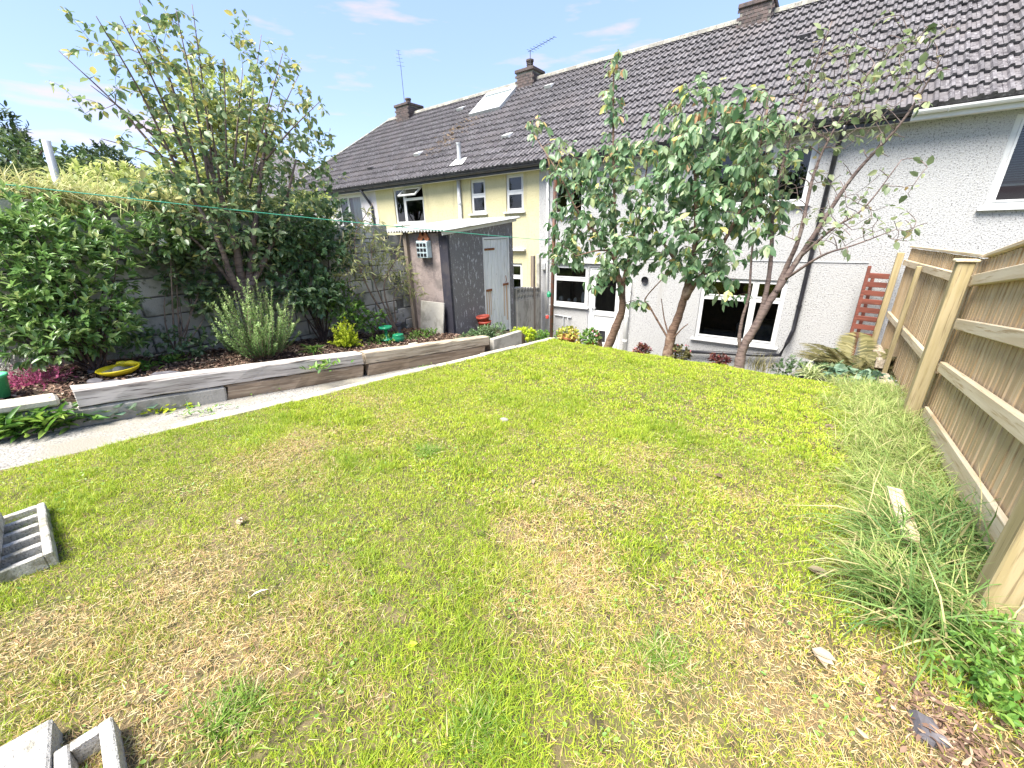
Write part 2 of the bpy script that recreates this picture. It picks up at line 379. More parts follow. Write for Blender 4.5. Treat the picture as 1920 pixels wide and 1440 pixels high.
MT['blackplastic'] = M('blackplastic', (.02, .02, .024), .5, [(9, (.05, .05, .05), .5, .65)])
MT['water'] = M('water', (.25, .26, .24), .1, [], None, .5)

# leaves
MT['lf_cherry'] = LM('lf_cherry', [(0, (.06, .135, .055)), (.35, (.125, .22, .1)), (.68, (.24, .33, .19)), (.88, (.38, .43, .2)), (.97, (.55, .5, .12)), (1, (.5, .3, .16))], .42, .36, .5)
MT['lf_pale'] = LM('lf_pale', [(0, (.1, .14, .06)), (.5, (.2, .25, .12)), (.85, (.35, .38, .2)), (1, (.45, .3, .12))], .42, .35, .5)
MT['lf_plum'] = LM('lf_plum', [(0, (.05, .1, .04)), (.5, (.13, .2, .085)), (.85, (.27, .33, .16)), (1, (.48, .4, .12))], .36, .34, .5)
MT['lf_choisya'] = LM('lf_choisya', [(0, (.06, .13, .035)), (.5, (.14, .25, .07)), (.85, (.28, .38, .13)), (1, (.5, .54, .26))], .3, .3, .55)
MT['lf_dark'] = LM('lf_dark', [(0, (.045, .1, .035)), (.5, (.11, .19, .075)), (1, (.27, .33, .18))], .34, .28, .5)
MT['lf_bright'] = LM('lf_bright', [(0, (.18, .24, .06)), (.5, (.36, .4, .14)), (1, (.55, .54, .27))], .5, .42, .3)
MT['lf_straw'] = LM('lf_straw', [(0, (.14, .18, .05)), (.5, (.32, .34, .14)), (1, (.55, .5, .28))], .5, .35, .3)
MT['lf_far'] = LM('lf_far', [(0, (.04, .075, .03)), (.5, (.09, .14, .05)), (1, (.19, .23, .09))], .5, .25, .3)
MT['lf_fardark'] = LM('lf_fardark', [(0, (.025, .05, .025)), (.5, (.055, .085, .04)), (1, (.12, .15, .07))], .5, .2, .3)
MT['lf_rosemary'] = LM('lf_rosemary', [(0, (.07, .14, .04)), (.5, (.18, .3, .09)), (1, (.38, .48, .19))], .5, .2, .3)
MT['lf_lime'] = LM('lf_lime', [(0, (.24, .34, .02)), (.5, (.45, .55, .03)), (1, (.65, .7, .08))], .55, .35, .3)
MT['lf_heather'] = LM('lf_heather', [(0, (.22, .04, .09)), (.5, (.48, .09, .22)), (1, (.62, .25, .36))], .7, .25, .2)
MT['lf_white'] = LM('lf_white', [(0, (.2, .26, .13)), (.4, (.55, .56, .5)), (1, (.75, .75, .7))], .7, .25, .2)
MT['lf_fern'] = LM('lf_fern', [(0, (.08, .08, .03)), (.5, (.17, .155, .06)), (1, (.27, .24, .11))], .6, .3, .3)
MT['lf_var'] = LM('lf_var', [(0, (.2, .3, .08)), (.5, (.5, .55, .25)), (1, (.72, .72, .45))], .5, .3, .3)
MT['lf_weed'] = LM('lf_weed', [(0, (.05, .13, .025)), (.5, (.12, .24, .04)), (1, (.26, .36, .08))], .45, .3, .4)
MT['lf_blue'] = LM('lf_blue', [(0, (.09, .17, .11)), (.5, (.17, .27, .18)), (1, (.28, .36, .24))], .5, .25, .4)
MT['lf_red'] = LM('lf_red', [(0, (.07, .02, .025)), (.5, (.16, .05, .045)), (.75, (.2, .12, .06)), (1, (.55, .1, .1))], .4, .25, .4)
MT['lf_pink'] = LM('lf_pink', [(0, (.5, .08, .12)), (.6, (.65, .2, .25)), (1, (.75, .5, .5))], .6, .25, .3)
MT['lf_coleus'] = LM('lf_coleus', [(0, (.15, .25, .04)), (.5, (.45, .48, .1)), (.75, (.6, .45, .12)), (1, (.55, .22, .12))], .5, .3, .3)
MT['lf_dead'] = LM('lf_dead', [(0, (.1, .07, .045)), (.5, (.26, .2, .14)), (1, (.45, .38, .27))], .8, .1, .2)
MT['grass'] = LM('grass', None, .55, .3, .3, 'Col')
rng = np.random.default_rng(7)
random.seed(7)

# ================================================================== the setting
def sheet(name, xs, ys, zf, mat, kind='structure', skirt=0.0):
    X, Y = np.meshgrid(xs, ys); Z = zf(X, Y)
    nx, ny = len(xs), len(ys)
    V = np.stack([X, Y, Z], -1).reshape(-1, 3)
    i = np.arange(nx * ny).reshape(ny, nx)
    F = np.stack([i[:-1, :-1], i[:-1, 1:], i[1:, 1:], i[1:, :-1]], -1).reshape(-1, 4)
    if skirt:
        rim = np.concatenate([i[0, :], i[1:, -1], i[-1, -2::-1], i[-2:0:-1, 0]])
        lo = V[rim].copy(); lo[:, 2] -= skirt; k = len(V); n = len(rim)
        V = np.concatenate([V, lo]); a = np.arange(n); b = (a + 1) % n
        F = np.concatenate([F, np.stack([rim[a], k + a, k + b, rim[b]], -1)])
    o = link(name, npmesh(name, V, F, smooth=True), mat); return tag(o, kind=kind)

FLOOR = -3.1
sheet('ground', np.linspace(-900, 900, 13), np.linspace(-900, 900, 13), lambda X, Y: X * 0 + FLOOR - .1, MT['field'])
sheet('patio', np.linspace(-22, 12, 9), np.linspace(6.4, 10.3, 3), lambda X, Y: X * 0 + FLOOR, MT['patio'])
sheet('lawn', np.linspace(-3.74, 1.3, 120), np.linspace(-5, 6.55, 240),
      lambda X, Y: lawn_z(Y) + .035 * (fbm(X * 1.3 + 9, Y * 1.3 + 3, 5) - .5) - np.clip(Y - 6.2, 0, 1) * .25, MT['turf'], skirt=1.4)
path_o = sheet('path', np.linspace(-4.97, -3.7, 22), np.linspace(-5, 6.5, 80),
      lambda X, Y: path_z(Y) + .02 * (fbm(X * 2, Y * 2, 8) - .5), MT['path'], skirt=1.2)
sheet('flower_bed', np.linspace(-6.55, -4.36, 90), np.linspace(-5, 6.4, 140),
      lambda X, Y: bed_z(Y) - .04 + .07 * (fbm(X * 2.2, Y * 2.2, 11) - .4) - .4 * np.clip((X + .09 - np.where(Y < 2.8, -4.86 + .1 * np.clip(Y, 0, 3), -4.58 + .075 * (np.clip(Y, 0, 5.2) - 2.8))) * 12, 0, 1), MT['soil'], skirt=1.2)
sheet('neighbour_garden', np.linspace(-60, -6.7, 30), np.linspace(-30, 6.5, 30), lambda X, Y: -1.1 - .1 * np.clip(Y, -5, 8) + .3 * (fbm(X * .4, Y * .4, 3) - .5), MT['field'], skirt=3)
sheet('neighbour_lawn', np.linspace(1.32, 16, 12), np.linspace(-12, 7, 12), lambda X, Y: lawn_z(np.clip(Y, -4, 8)) - .1, MT['field'], skirt=2)

# concrete edging stones between path and lawn, pieces of the path
for i, (a, b) in enumerate(zip(np.arange(.62, 6.3, .93), np.arange(1.53, 7.3, .93))):
    b = min(b, 6.5); m = MB()
    x = -3.77 - .012 * a + (-.02, .015, 0, .02, -.01, .01, 0)[i % 7]
    m.beam((x, a, lawn_z(a) - .1), (x - .012, b - .015, lawn_z(b) - .1), .1, .22, bev=.012)
    m.build('edging_stone', MT['kerb'], path_o)

# ================================================================== the terrace
DF = 10.0                                   # the plane of the house fronts
EY, EZ, RY, RZ = 9.66, 1.63, 13.6, 4.72     # eave edge and ridge
PITCH = math.atan2(RZ - EZ, RY - EY); SL = math.hypot(RZ - EZ, RY - EY)
def roofp(x, s, n=0.0):
    """point on the front roof slope: s metres up from the eave, n off the surface"""
    return Vector((x, EY + s * math.cos(PITCH) - n * math.sin(PITCH), EZ + s * math.sin(PITCH) + n * math.cos(PITCH)))
TW, GAUGE = .3, SL / 14.5
def tile_mesh(var):
    rr = random.Random(var)
    prof = [(-.5, 0), (-.36, .0), (-.3, .034), (-.17, .038), (-.11, .002), (.08, 0), (.14, .034), (.27, .038), (.33, .002), (.5, 0)]
    n = len(prof); V = []; F = []
    for (v, nn) in ((0, .056), (GAUGE + .05, .004)):
        for (u, h) in prof: V.append((u * TW, v + (rr.uniform(-.004, .004) if v == 0 else 0), h + nn))
    for (u, h) in prof: V.append((u * TW, .004, -.004))
    for i in range(n - 1):
        F.append((i, i + 1, n + i + 1, n + i)); F.append((2 * n + i, 2 * n + i + 1, i + 1, i))
    me = bpy.data.meshes.new('roof_tile'); me.from_pydata(V, [], F); me.materials.append(MT['tile']); me.update(); return me
TILES = [tile_mesh(v) for v in range(4)]

def wall_mesh(x0, x1, z0, z1, holes, depth=.13):
    m = MB()
    xs = sorted({x0, x1, *[h[0] for h in holes], *[h[1] for h in holes]}); zs = sorted({z0, z1, *[h[2] for h in holes], *[h[3] for h in holes]})
    for a, b in zip(xs, xs[1:]):
        for c, d in zip(zs, zs[1:]):
            cx, cz = (a + b) / 2, (c + d) / 2
            if any(h[0] < cx < h[1] and h[2] < cz < h[3] for h in holes): continue
            m.quad((a, DF, c), (b, DF, c), (b, DF, d), (a, DF, d))
    for (a, b, c, d) in holes:
        e = DF + depth
        m.quad((a, DF, c), (a, DF, d), (a, e, d), (a, e, c)); m.quad((b, DF, d), (b, DF, c), (b, e, c), (b, e, d))
        m.quad((a, DF, c), (a, e, c), (b, e, c), (b, DF, c)); m.quad((a, DF, d), (b, DF, d), (b, e, d), (a, e, d))
    return m

def window(house, x0, x1, z0, z1, cols=(), rows=(), fw=.055, sill=True, inside=None, label=None, skip=(), rowcols=None):
    """uPVC frame set in its opening: the window is the frame, its panes and sill are sub-parts"""
    f = MB(); y0, y1 = DF + .045, DF + .115
    xs = [x0, *cols, x1]; zs = [z0, *rows, z1]
    f.box((x0, y0, z0), (x1, y1, z0 + fw)); f.box((x0, y0, z1 - fw), (x1, y1, z1))
    f.box((x0, y0, z0 + fw), (x0 + fw, y1, z1 - fw)); f.box((x1 - fw, y0, z0 + fw), (x1, y1, z1 - fw))
    for c in cols: f.box((c - fw / 2, y0 - .002, z0 + fw), (c + fw / 2, y1, z1 - fw))
    cells = []
    for i in range(len(xs) - 1):
        a = xs[i] + (fw if i == 0 else fw / 2); b = xs[i + 1] - (fw if i == len(xs) - 2 else fw / 2)
        rs = rows if (rowcols is None or i in rowcols) else ()
        zz = [z0, *rs, z1]
        for r in rs: f.box((a, y0 - .001, r - fw / 2), (b, y1, r + fw / 2))
        for j in range(len(zz) - 1):
            cells.append((i, j, a, b, zz[j] + (fw if j == 0 else fw / 2), zz[j + 1] - (fw if j == len(zz) - 2 else fw / 2)))
    w_ = f.build('window', MT['white'], house)
    if label: w_['label'] = label
    for (i, j, a, b, c, d) in cells:
        if (i, j) in skip: continue
        s = MB(); t = .03
        s.box((a, y0 - .012, c), (b, y0 + .03, c + t)); s.box((a, y0 - .012, d - t), (b, y0 + .03, d)); s.box((a, y0 - .012, c + t), (a + t, y0 + .03, d - t)); s.box((b - t, y0 - .012, c + t), (b, y0 + .03, d - t))
        s.build('sash', MT['white'], w_)
        MB().quad((a + t, y0 + .012, c + t), (b - t, y0 + .012, c + t), (b - t, y0 + .012, d - t), (a + t, y0 + .012, d - t)).build('pane', MT['pane'], w_)
    if sill:
        MB().box((x0 - .07, DF - .075, z0 - .05), (x1 + .07, DF + .06, z0 - .004), bev=.008).build('sill', MT['white'], w_)
    q = MB(); yb = DF + 1.9; e = .5
    A = (x0 - e, x1 + e, z0 - .75, z1 + .25)
    q.quad((A[0], yb, A[2]), (A[1], yb, A[2]), (A[1], yb, A[3]), (A[0], yb, A[3]))
    for (p, r) in (((A[0], A[2]), (A[0], A[3])), ((A[1], A[3]), (A[1], A[2])), ((A[0], A[3]), (A[1], A[3])), ((A[1], A[2]), (A[0], A[2]))):
        q.quad((p[0], DF + .14, p[1]), (r[0], DF + .14, r[1]), (r[0], yb, r[1]), (p[0], yb, p[1]))
    q.build('room', MT['room'], w_)
    if inside == 'curtain':
        c = MB(); n = 34; xa, xb = x0 + .5 * (x1 - x0) * .9, x1 - fw
        for i in range(n):
            u, v = xa + (xb - xa) * i / n, xa + (xb - xa) * (i + 1) / n
            c.quad((u, DF + .2 + .03 * math.sin(i * 1.4), z0), (v, DF + .2 + .03 * math.sin(i * 1.4 + 1.4), z0), (v, DF + .2 + .03 * math.sin(i * 1.4 + 1.4), z1), (u, DF + .2 + .03 * math.sin(i * 1.4), z1))
        c.build('curtain', MT['curtain'], w_, smooth=True)
    if inside == 'blind':
        zz = z1 - fw - .03; k = 0
        while zz > z0 + .32:
            b = MB(); b.box((x0 + fw + .01, -.018, -.0012), (x1 - fw - .01, .018, .0012), Matrix.Translation((0, DF + .17, zz)) @ Matrix.Rotation(R_(38), 4, 'X'))
            b.build('blind_slat', MT['blind'], w_); zz -= .034; k += 1
        MB().box((x0 + fw + .01, DF + .155, zz - .012), (x1 - fw - .01, DF + .185, zz + .018)).build('blind_rail', MT['greypipe'], w_)
    if inside == 'kitchen':
        for (u, h, r) in ((.13, .15, .07), (.36, .09, .05), (.55, .13, .05), (.78, .3, .06)):
            MB().lathe((x0 + u * (x1 - x0), DF + .25, z0 + .06), [(r * .7, 0), (r, h * .4), (r * .8, h * .8), (r * .4, h)], 10).build('sill_jar', MT['offwhite'], w_, smooth=True)
    if inside == 'lounge':
        MB().box((x0 + .75, DF + .7, z0 - .1), (x1 - .1, DF + 1.6, z0 + .3), bev=.05).build('sofa', MT['furniture'], w_)
        MB().box((x0 + .12, DF + .35, z0 - .1), (x0 + .8, DF + .42, z0 + .16)).build('television', MT['black'], w_)
    return w_

def roof(house, x0, x1, ntiles, hip=None, vis=None):
    """deck with its tiles; the tiles that show largest are pieces of their own"""
    d = MB()
    if hip is None:
        d.quad(roofp(x0, 0, -.012), roofp(x1, 0, -.012), roofp(x1, SL, -.012), roofp(x0, SL, -.012))
    else:
        a = x0; b = x0 + (RY - EY)
        d.quad(roofp(a, 0, -.012), roofp(x1, 0, -.012), roofp(x1, SL, -.012), roofp(b, SL, -.012))
        d.quad((a, 2 * RY - EY, EZ), (a, EY, EZ), (b, RY, RZ - .01), (b, RY, RZ - .01))
    b = x0 if hip is None else x0 + (RY - EY)
    d.quad((x1, 2 * RY - EY, EZ), (x0, 2 * RY - EY, EZ), (b, RY, RZ - .01), (x1, RY, RZ - .01))
    d.build('roof_', MT['deck'], house)
    ro = house.children[-1]; ro.name = 'roof'; ORG[ro.name] = _org(house)
    n = round((x1 - x0) / TW); tw = (x1 - x0) / n; cand = []
    for j in range(15):
        s = j * GAUGE
        for i in range(n):
            x = x0 + (i + .5) * tw
            if hip is not None and x < x0 + s * math.cos(PITCH) - .02: continue
            p = roofp(x, s); c = CR.T @ np.array(p); px, py = CX + FX * c[0] / c[2], CY + FX * c[1] / c[2]
            inv = c[2] > 0 and -40 < px < 1960 and -60 < py < 1440
            if vis and not vis(px, py): inv = False
            cand.append((0 if inv else 1, float(np.linalg.norm(c)), i, j, p))
    cand.sort(key=lambda t: t[:2]); rest = []
    for k, (iv, ds, i, j, p) in enumerate(cand):
        if k < ntiles and iv == 0:
            o = place('roof_tile', TILES[(i * 7 + j * 3) % 4], p + Vector((0, 0, random.uniform(-.003, .004))), ro, rot=(PITCH + random.uniform(-.008, .008), random.uniform(-.012, .012), random.uniform(-.006, .006)), scale=(tw / TW * .992, 1, 1))
        elif p.x < 6: rest.append((i, j, p))
    if rest:
        V = []; F = []; Mx = Matrix.Rotation(PITCH, 3, 'X')
        for (i, j, p) in rest:
            me = TILES[(i * 7 + j * 3) % 4]; k = len(V)
            V += [tuple(Mx @ v.co + p - _org(ro)) for v in me.vertices]; F += [tuple(q + k for q in f.vertices) for f in me.polygons]
        me = bpy.data.meshes.new('roof_tiling'); me.from_pydata(V, [], F); me.update()
        tag(link('roof_tiling', me, MT['tile'], ro), kind='stuff')
    xr = x0 + (RY - EY if hip is not None else 0); k = max(1, round((x1 - xr) / .45)); sw = (x1 - xr) / k
    for i in range(k):
        a = xr + i * sw; m = MB(); pr = [(-.13, -.06), (-.1, .03), (-.04, .065), (.04, .065), (.1, .03), (.13, -.06)]
        for (p, q) in zip(pr, pr[1:]):
            m.quad((a + .006, RY + p[0], RZ + .05 + p[1]), (a + sw, RY + p[0], RZ + .05 + p[1]), (a + sw, RY + q[0], RZ + .05 + q[1]), (a + .006, RY + q[0], RZ + .05 + q[1]))
        m.build('ridge_tile', MT['ridge'], ro)
    if hip is not None:
        p0 = Vector((x0, EY, EZ)); p1 = Vector((xr, RY, RZ)); k = 12
        for i in range(k):
            MB().beam(p0.lerp(p1, i / k) + Vector((0, 0, .05)), p0.lerp(p1, (i + .985) / k) + Vector((0, 0, .05)), .2, .07, bev=.03).build('hip_tile', MT['ridge'], ro)
    return ro

def eaves(house, x0, x1, mat, gx0=None):
    """soffit, fascia and half-round gutter"""
    MB().box((x0, EY + .09, 1.5), (x1, DF - .003, 1.522)).build('soffit', MT['offwhite'], house)
    MB().box((x0, EY + .06, 1.48), (x1, EY + .088, 1.63)).build('fascia', mat, house)
    g = MB(); n = 8; r = .058; c = (EY + .002, 1.6)
    P = [(c[0] + r * math.cos(math.pi + math.pi * i / n), c[1] + r * math.sin(math.pi + math.pi * i / n)) for i in range(n + 1)]
    P += [(y + (c[0] - y) * .1, z + .004) for y, z in P[::-1]]
    for (p, q) in zip(P, P[1:] + P[:1]): g.quad((x0, p[0], p[1]), (x1, p[0], p[1]), (x1, q[0], q[1]), (x0, q[0], q[1]))
    gt = g.build('gutter', mat, house, smooth=False)
    x = x0 + .4
    while x < x1:
        b = MB(); b.tube([(x, c[0] + .064 * math.cos(math.pi + math.pi * i / 6), c[1] + .066 * math.sin(math.pi + math.pi * i / 6)) for i in range(7)], .007, 4); b.build('bracket', mat, gt); x += .9

def body(house, x0, x1):
    """the sides and back of a house, unseen from the garden"""
    m = MB(); yb = 2 * RY - DF
    m.quad((x1, yb, FLOOR), (x0, yb, FLOOR), (x0, yb, 1.6), (x1, yb, 1.6))
    m.quad((x0, yb, FLOOR), (x0, DF, FLOOR), (x0, DF, 1.6), (x0, yb, 1.6))
    m.quad((x1, DF, FLOOR), (x1, yb, FLOOR), (x1, yb, 1.6), (x1, DF, 1.6))
    return m.build('side_wall', MT['dashgrey'], house)

def chimney(house, x, w2, top, pots, ribbed=True):
    z0 = RZ - .35; ch = MB(); ch.box((x - w2, RY - w2, z0), (x + w2, RY + w2, top - .1)).build('chimney', MT['mortar'], house)
    c = house.children[-1]
    rows = int((top - .1 - z0) / .075); nb = max(2, int(round(2 * w2 / .22)))
    bw = 2 * w2 / nb
    me = MB().box((-bw / 2 + .006, -.012, -.032), (bw / 2 - .006, .006, .032)).mesh('brick'); me.materials.append(MT['brick'])
    for r in range(rows):
        z = z0 + .0375 + r * .075; sh = (r % 2) * bw / 2
        for i in range(nb):
            u = -w2 + bw * (i + .5) + (sh - bw / 4)
            place('brick', me, (x + u, RY - w2 - .002, z), c); place('brick', me, (x + w2 + .002, RY + u, z), c, rot=(0, 0, math.pi / 2))
    MB().box((x - w2 - .05, RY - w2 - .05, top - .1), (x + w2 + .05, RY + w2 + .05, top), bev=.015).build('capping', MT['brick'], c)
    for (dx, h) in pots:
        pr = []
        for i in range(int(h / .05)):
            pr += [(.1, i * .05), (.118 if ribbed else .1, i * .05 + .02), (.1, i * .05 + .045)]
        pr += [(.13, pr[-1][1] + .02), (.13, pr[-1][1] + .07), (.09, pr[-1][1] + .07), (.085, pr[-1][1] - .06)]
        MB().lathe((x + dx, RY, top - .01), pr, 14).build('chimney_pot', MT['brick'], c, smooth=False)
    return c

def downpipe(house, pts, mat, r=.034):
    o = MB().tube(pts, r, 8).build('downpipe', mat, house, smooth=True)
    for p, q in zip(pts, pts[1:]):
        if abs(p[2] - q[2]) > 1.2:
            for t in (.15, .5, .85):
                c = Vector(p).lerp(Vector(q), t); MB().tube([c + Vector((0, 0, -.025)), c + Vector((0, 0, .025))], r + .009, 8).build('clip', mat, o)
    return o
def aerial(house, base, mast, boom, els):
    m = MB(); b = Vector(base); t = b + Vector(mast); m.tube([b, t], .011, 5)
    e = t + Vector(boom); m.tube([t - Vector(boom) * .1, e], .009, 4); side = Vector(boom).cross(Vector((0, 0, 1))).normalized()
    if side.length < .1: side = Vector((1, 0, 0))
    for i in range(els):
        c = t.lerp(e, i / (els - 1)); h = .16 - .09 * i / els; m.tube([c - side * h, c + side * h], .005, 3)
    return m.build('aerial', MT['wire'], house)
def roof_vent(ro, x, s, mat=None):
    m = MB(); p = [roofp(x - .13, s, .05), roofp(x + .13, s, .05), roofp(x + .12, s + .3, .05), roofp(x - .12, s + .3, .05)]
    q = [roofp(x - .12, s, .14), roofp(x + .12, s, .14)]
    m.quad(p[0], p[1], q[1], q[0]); m.quad(q[0], q[1], p[2], p[3]); n = len(m.v); m.v += [tuple(p[0]), tuple(q[0]), tuple(p[3]), tuple(p[1]), tuple(p[2]), tuple(q[1])]; m.f += [(n, n + 1, n + 2), (n + 3, n + 4, n + 5)]
    return m.build('roof_vent', MT['tile'] if mat is None else mat, ro)

# ---- white pebble-dashed house in the middle
XW0, XW1 = -6.45, .74
HW = thing('terraced_house', (-3, DF, FLOOR), 'white pebble-dashed terraced house with white back door behind the lawn', 'house', 'houses of the terrace')
door = (-4.86, -3.9, FLOOR, -.93)
holes = [(-5.98, -4.9, -2.0, -.9), door, (-2.05, -.42, -2.47, -1.08), (-6.0, -5.1, .36, 1.34), (-2.35, -.42, .36, 1.42)]
wall_mesh(XW0, XW1, FLOOR, 1.505, holes).build('wall', MT['dash'], HW)
body(HW, XW0, XW1)
roW = roof(HW, XW0, XW1, 300)
eaves(HW, XW0, .72, MT['black'])
window(HW, *holes[0], rows=(-1.27,), inside='kitchen')
window(HW, *holes[2], cols=(-.98,), rows=(-1.5,), inside='lounge')
window(HW, *holes[3], cols=(-5.55,)); window(HW, *holes[4], cols=(-1.7, -1.06), rows=(1.05,), rowcols=(1,))
# the back door: frame, glazed leaf, panel, cat flap
d = MB(); a, b, c, e = door; fw = .06; y0, y1 = DF + .03, DF + .11
d.box((a, y0, c), (a + fw, y1, e)); d.box((b - fw, y0, c), (b, y1, e)); d.box((a + fw, y0, e - fw), (b - fw, y1, e)); d.box((a + fw, y0, c), (b - fw, y1, c + .03))
do = d.build('door', MT['white'], HW)
la, lb, lc, le = a + fw + .012, b - fw - .012, c + .04, e - fw - .012; lf = MB(); st = .12; zm = -2.13
lf.box((la, y0 - .012, lc), (la + st, y0 + .045, le)); lf.box((lb - st, y0 - .012, lc), (lb, y0 + .045, le))
lf.box((la + st, y0 - .012, le - st), (lb - st, y0 + .045, le)); lf.box((la + st, y0 - .012, zm - .07), (lb - st, y0 + .045, zm + .06)); lf.box((la + st, y0 - .012, lc), (lb - st, y0 + .045, lc + .13))
lf.build('door_leaf', MT['white'], do)
MB().box((la + st, y0 + .012, lc + .13), (lb - st, y0 + .03, zm - .07)).build('door_panel', MT['white'], do)
MB().quad((la + st, y0 + .015, zm + .06), (lb - st, y0 + .015, zm + .06), (lb - st, y0 + .015, le - st), (la + st, y0 + .015, le - st)).build('pane', MT['pane'], do)
q = MB(); q.quad((a, DF + 1.6, c), (b, DF + 1.6, c), (b, DF + 1.6, e), (a, DF + 1.6, e)); q.quad((a, DF + .14, e), (a, DF + .14, c), (a, DF + 1.6, c), (a, DF + 1.6, e)); q.quad((b, DF + .14, c), (b, DF + .14, e), (b, DF + 1.6, e), (b, DF + 1.6, c)); q.quad((a, DF + .14, e), (b, DF + .14, e), (b, DF + 1.6, e), (a, DF + 1.6, e)); q.build('room', MT['room'], do)
MB().box((la + .035, y0 - .02, -2.12), (la + .075, y0 - .013, -1.92)).beam((la + .055, y0 - .05, -2.0), (la + .17, y0 - .05, -2.0), .018, .02).box((la + .045, y0 - .05, -2.01), (la + .065, y0 - .018, -1.99)).build('handle', MT['greypipe'], do)
cf = MB(); u0, u1, v0, v1 = -4.53, -4.28, -2.98, -2.58
cf.box((u0, y0 - .016, v0), (u0 + .03, y0 + .012, v1)); cf.box((u1 - .03, y0 - .016, v0), (u1, y0 + .012, v1)); cf.box((u0 + .03, y0 - .016, v1 - .03), (u1 - .03, y0 + .012, v1)); cf.box((u0 + .03, y0 - .016, v0), (u1 - .03, y0 + .012, v0 + .03)); cf.build('cat_flap', MT['white'], do)
MB().box((u0 + .03, y0 + .004, v0 + .03), (u1 - .03, y0 + .01, v1 - .03)).build('flap', MT['black'], do)
# pipes on the wall
downpipe(HW, [(-.1, EY, 1.54), (-.1, EY + .02, 1.45), (-.14, DF - .05, 1.2), (-.15, DF - .05, -2.05), (-.2, DF - .12, -2.3), (-.28, DF - .12, -2.6), (-.6, DF - .1, -2.66), (-1.6, DF - .1, -2.76), (-2.35, DF - .1, -2.84)], MT['black'], .04)
downpipe(HW, [(-3.72, DF - .05, -1.2), (-3.72, DF - .05, -3.05)], MT['offwhite'], .05)
downpipe(HW, [(-6.15, DF - .05, 1.45), (-6.15, DF - .05, -3.0)], MT['offwhite'], .03)
MB().tube([(-5.9, DF - .03, -2.3), (-5.35, DF - .03, -2.33)], .016, 6).tube([(-5.6, DF - .03, -2.31), (-5.6, DF - .03, -2.7)], .016, 6).tube([(-5.42, DF - .03, -2.33), (-5.42, DF - .1, -2.33), (-5.42, DF - .12, -2.4)], .013, 6).build('tap_pipe', MT['greypipe'], HW)
MB().box((XW0, DF - .014, -.705), (XW1, DF - .002, -.69)).build('bellcast_bead', MT['greypipe'], HW)
MB().box((-6.33, DF - .08, -1.05), (-6.2, DF - .003, -.86), bev=.01).build('meter_box', MT['white'], HW)
MB().lathe((0, 0, 0), [(.001, 0), (.07, 0), (.085, .02), (.085, .05)], 14, Matrix.Translation((-3.35, DF - .002, -1.2)) @ Matrix.Rotation(math.pi / 2, 4, 'X')).build('extractor_vent', MT['black'], HW)
MB().box((-5.98, DF - .06, -.85), (-4.2, DF - .003, -.72), bev=.01).build('lintel', MT['offwhite'], HW)
chimney(HW, -2.4, .34, 5.0, ((0, .3),))
roof_vent(roW, roofp(0, 0).x - 1.2, 3.2)

# ---- yellow house to its left
XY0 = -13.6
HY = thing('terraced_house', (-10, DF, FLOOR), 'pale yellow rendered terraced house with a large skylight in its roof', 'house', 'houses of the terrace')
hy = [(-7.58, -6.97, .52, 1.48), (-8.93, -8.34, .52, 1.46), (-12.6, -11.05, .32, 1.5), (-7.5, -7.05, -2.2, -.9)]
wall_mesh(XY0, XW0, FLOOR, 1.505, hy).build('wall', MT['yellow'], HY)
body(HY, XY0, XW0)
roY = roof(HY, XY0, XW0, 300)
eaves(HY, XY0, XW0, MT['black'])
window(HY, *hy[0], rows=(1.02,)); window(HY, *hy[1], rows=(1.02,))
wb = window(HY, *hy[2], cols=(-12.05,), rows=(1.12,), rowcols=(1,), sill=True, skip=((1, 1),))
s_ = MB(); A = Matrix.Translation((0, DF + .04, 1.45)) @ Matrix.Rotation(R_(-52), 4, 'X'); x0, x1, h = -12.0, -11.12, -.42
for lo, hi in (((x0, -.02, -.05), (x1, .02, 0)), ((x0, -.02, h), (x1, .02, h + .05)), ((x0, -.02, h + .05), (x0 + .05, .02, -.05)), ((x1 - .05, -.02, h + .05), (x1, .02, -.05))): s_.box(lo, hi, A)
so = s_.build('open_sash', MT['white'], wb); so['label'] = 'top-hung sash standing open'
g_ = MB(); g_.quad(*[tuple(A @ Vector(p)) for p in ((x0 + .05, 0, h + .05), (x1 - .05, 0, h + .05), (x1 - .05, 0, -.05), (x0 + .05, 0, -.05))]); g_.build('pane', MT['pane'], wb)
window(HY, *hy[3], rows=(-1.3,), sill=False)
downpipe(HY, [(-9.35, DF - .06, 1.5), (-9.35, DF - .06, -3)], MT['greypipe'], .06)
MB().box((-7.7, DF - .12, -.55), (-6.9, DF - .003, -.48), bev=.01).build('door_canopy', MT['offwhite'], HY)
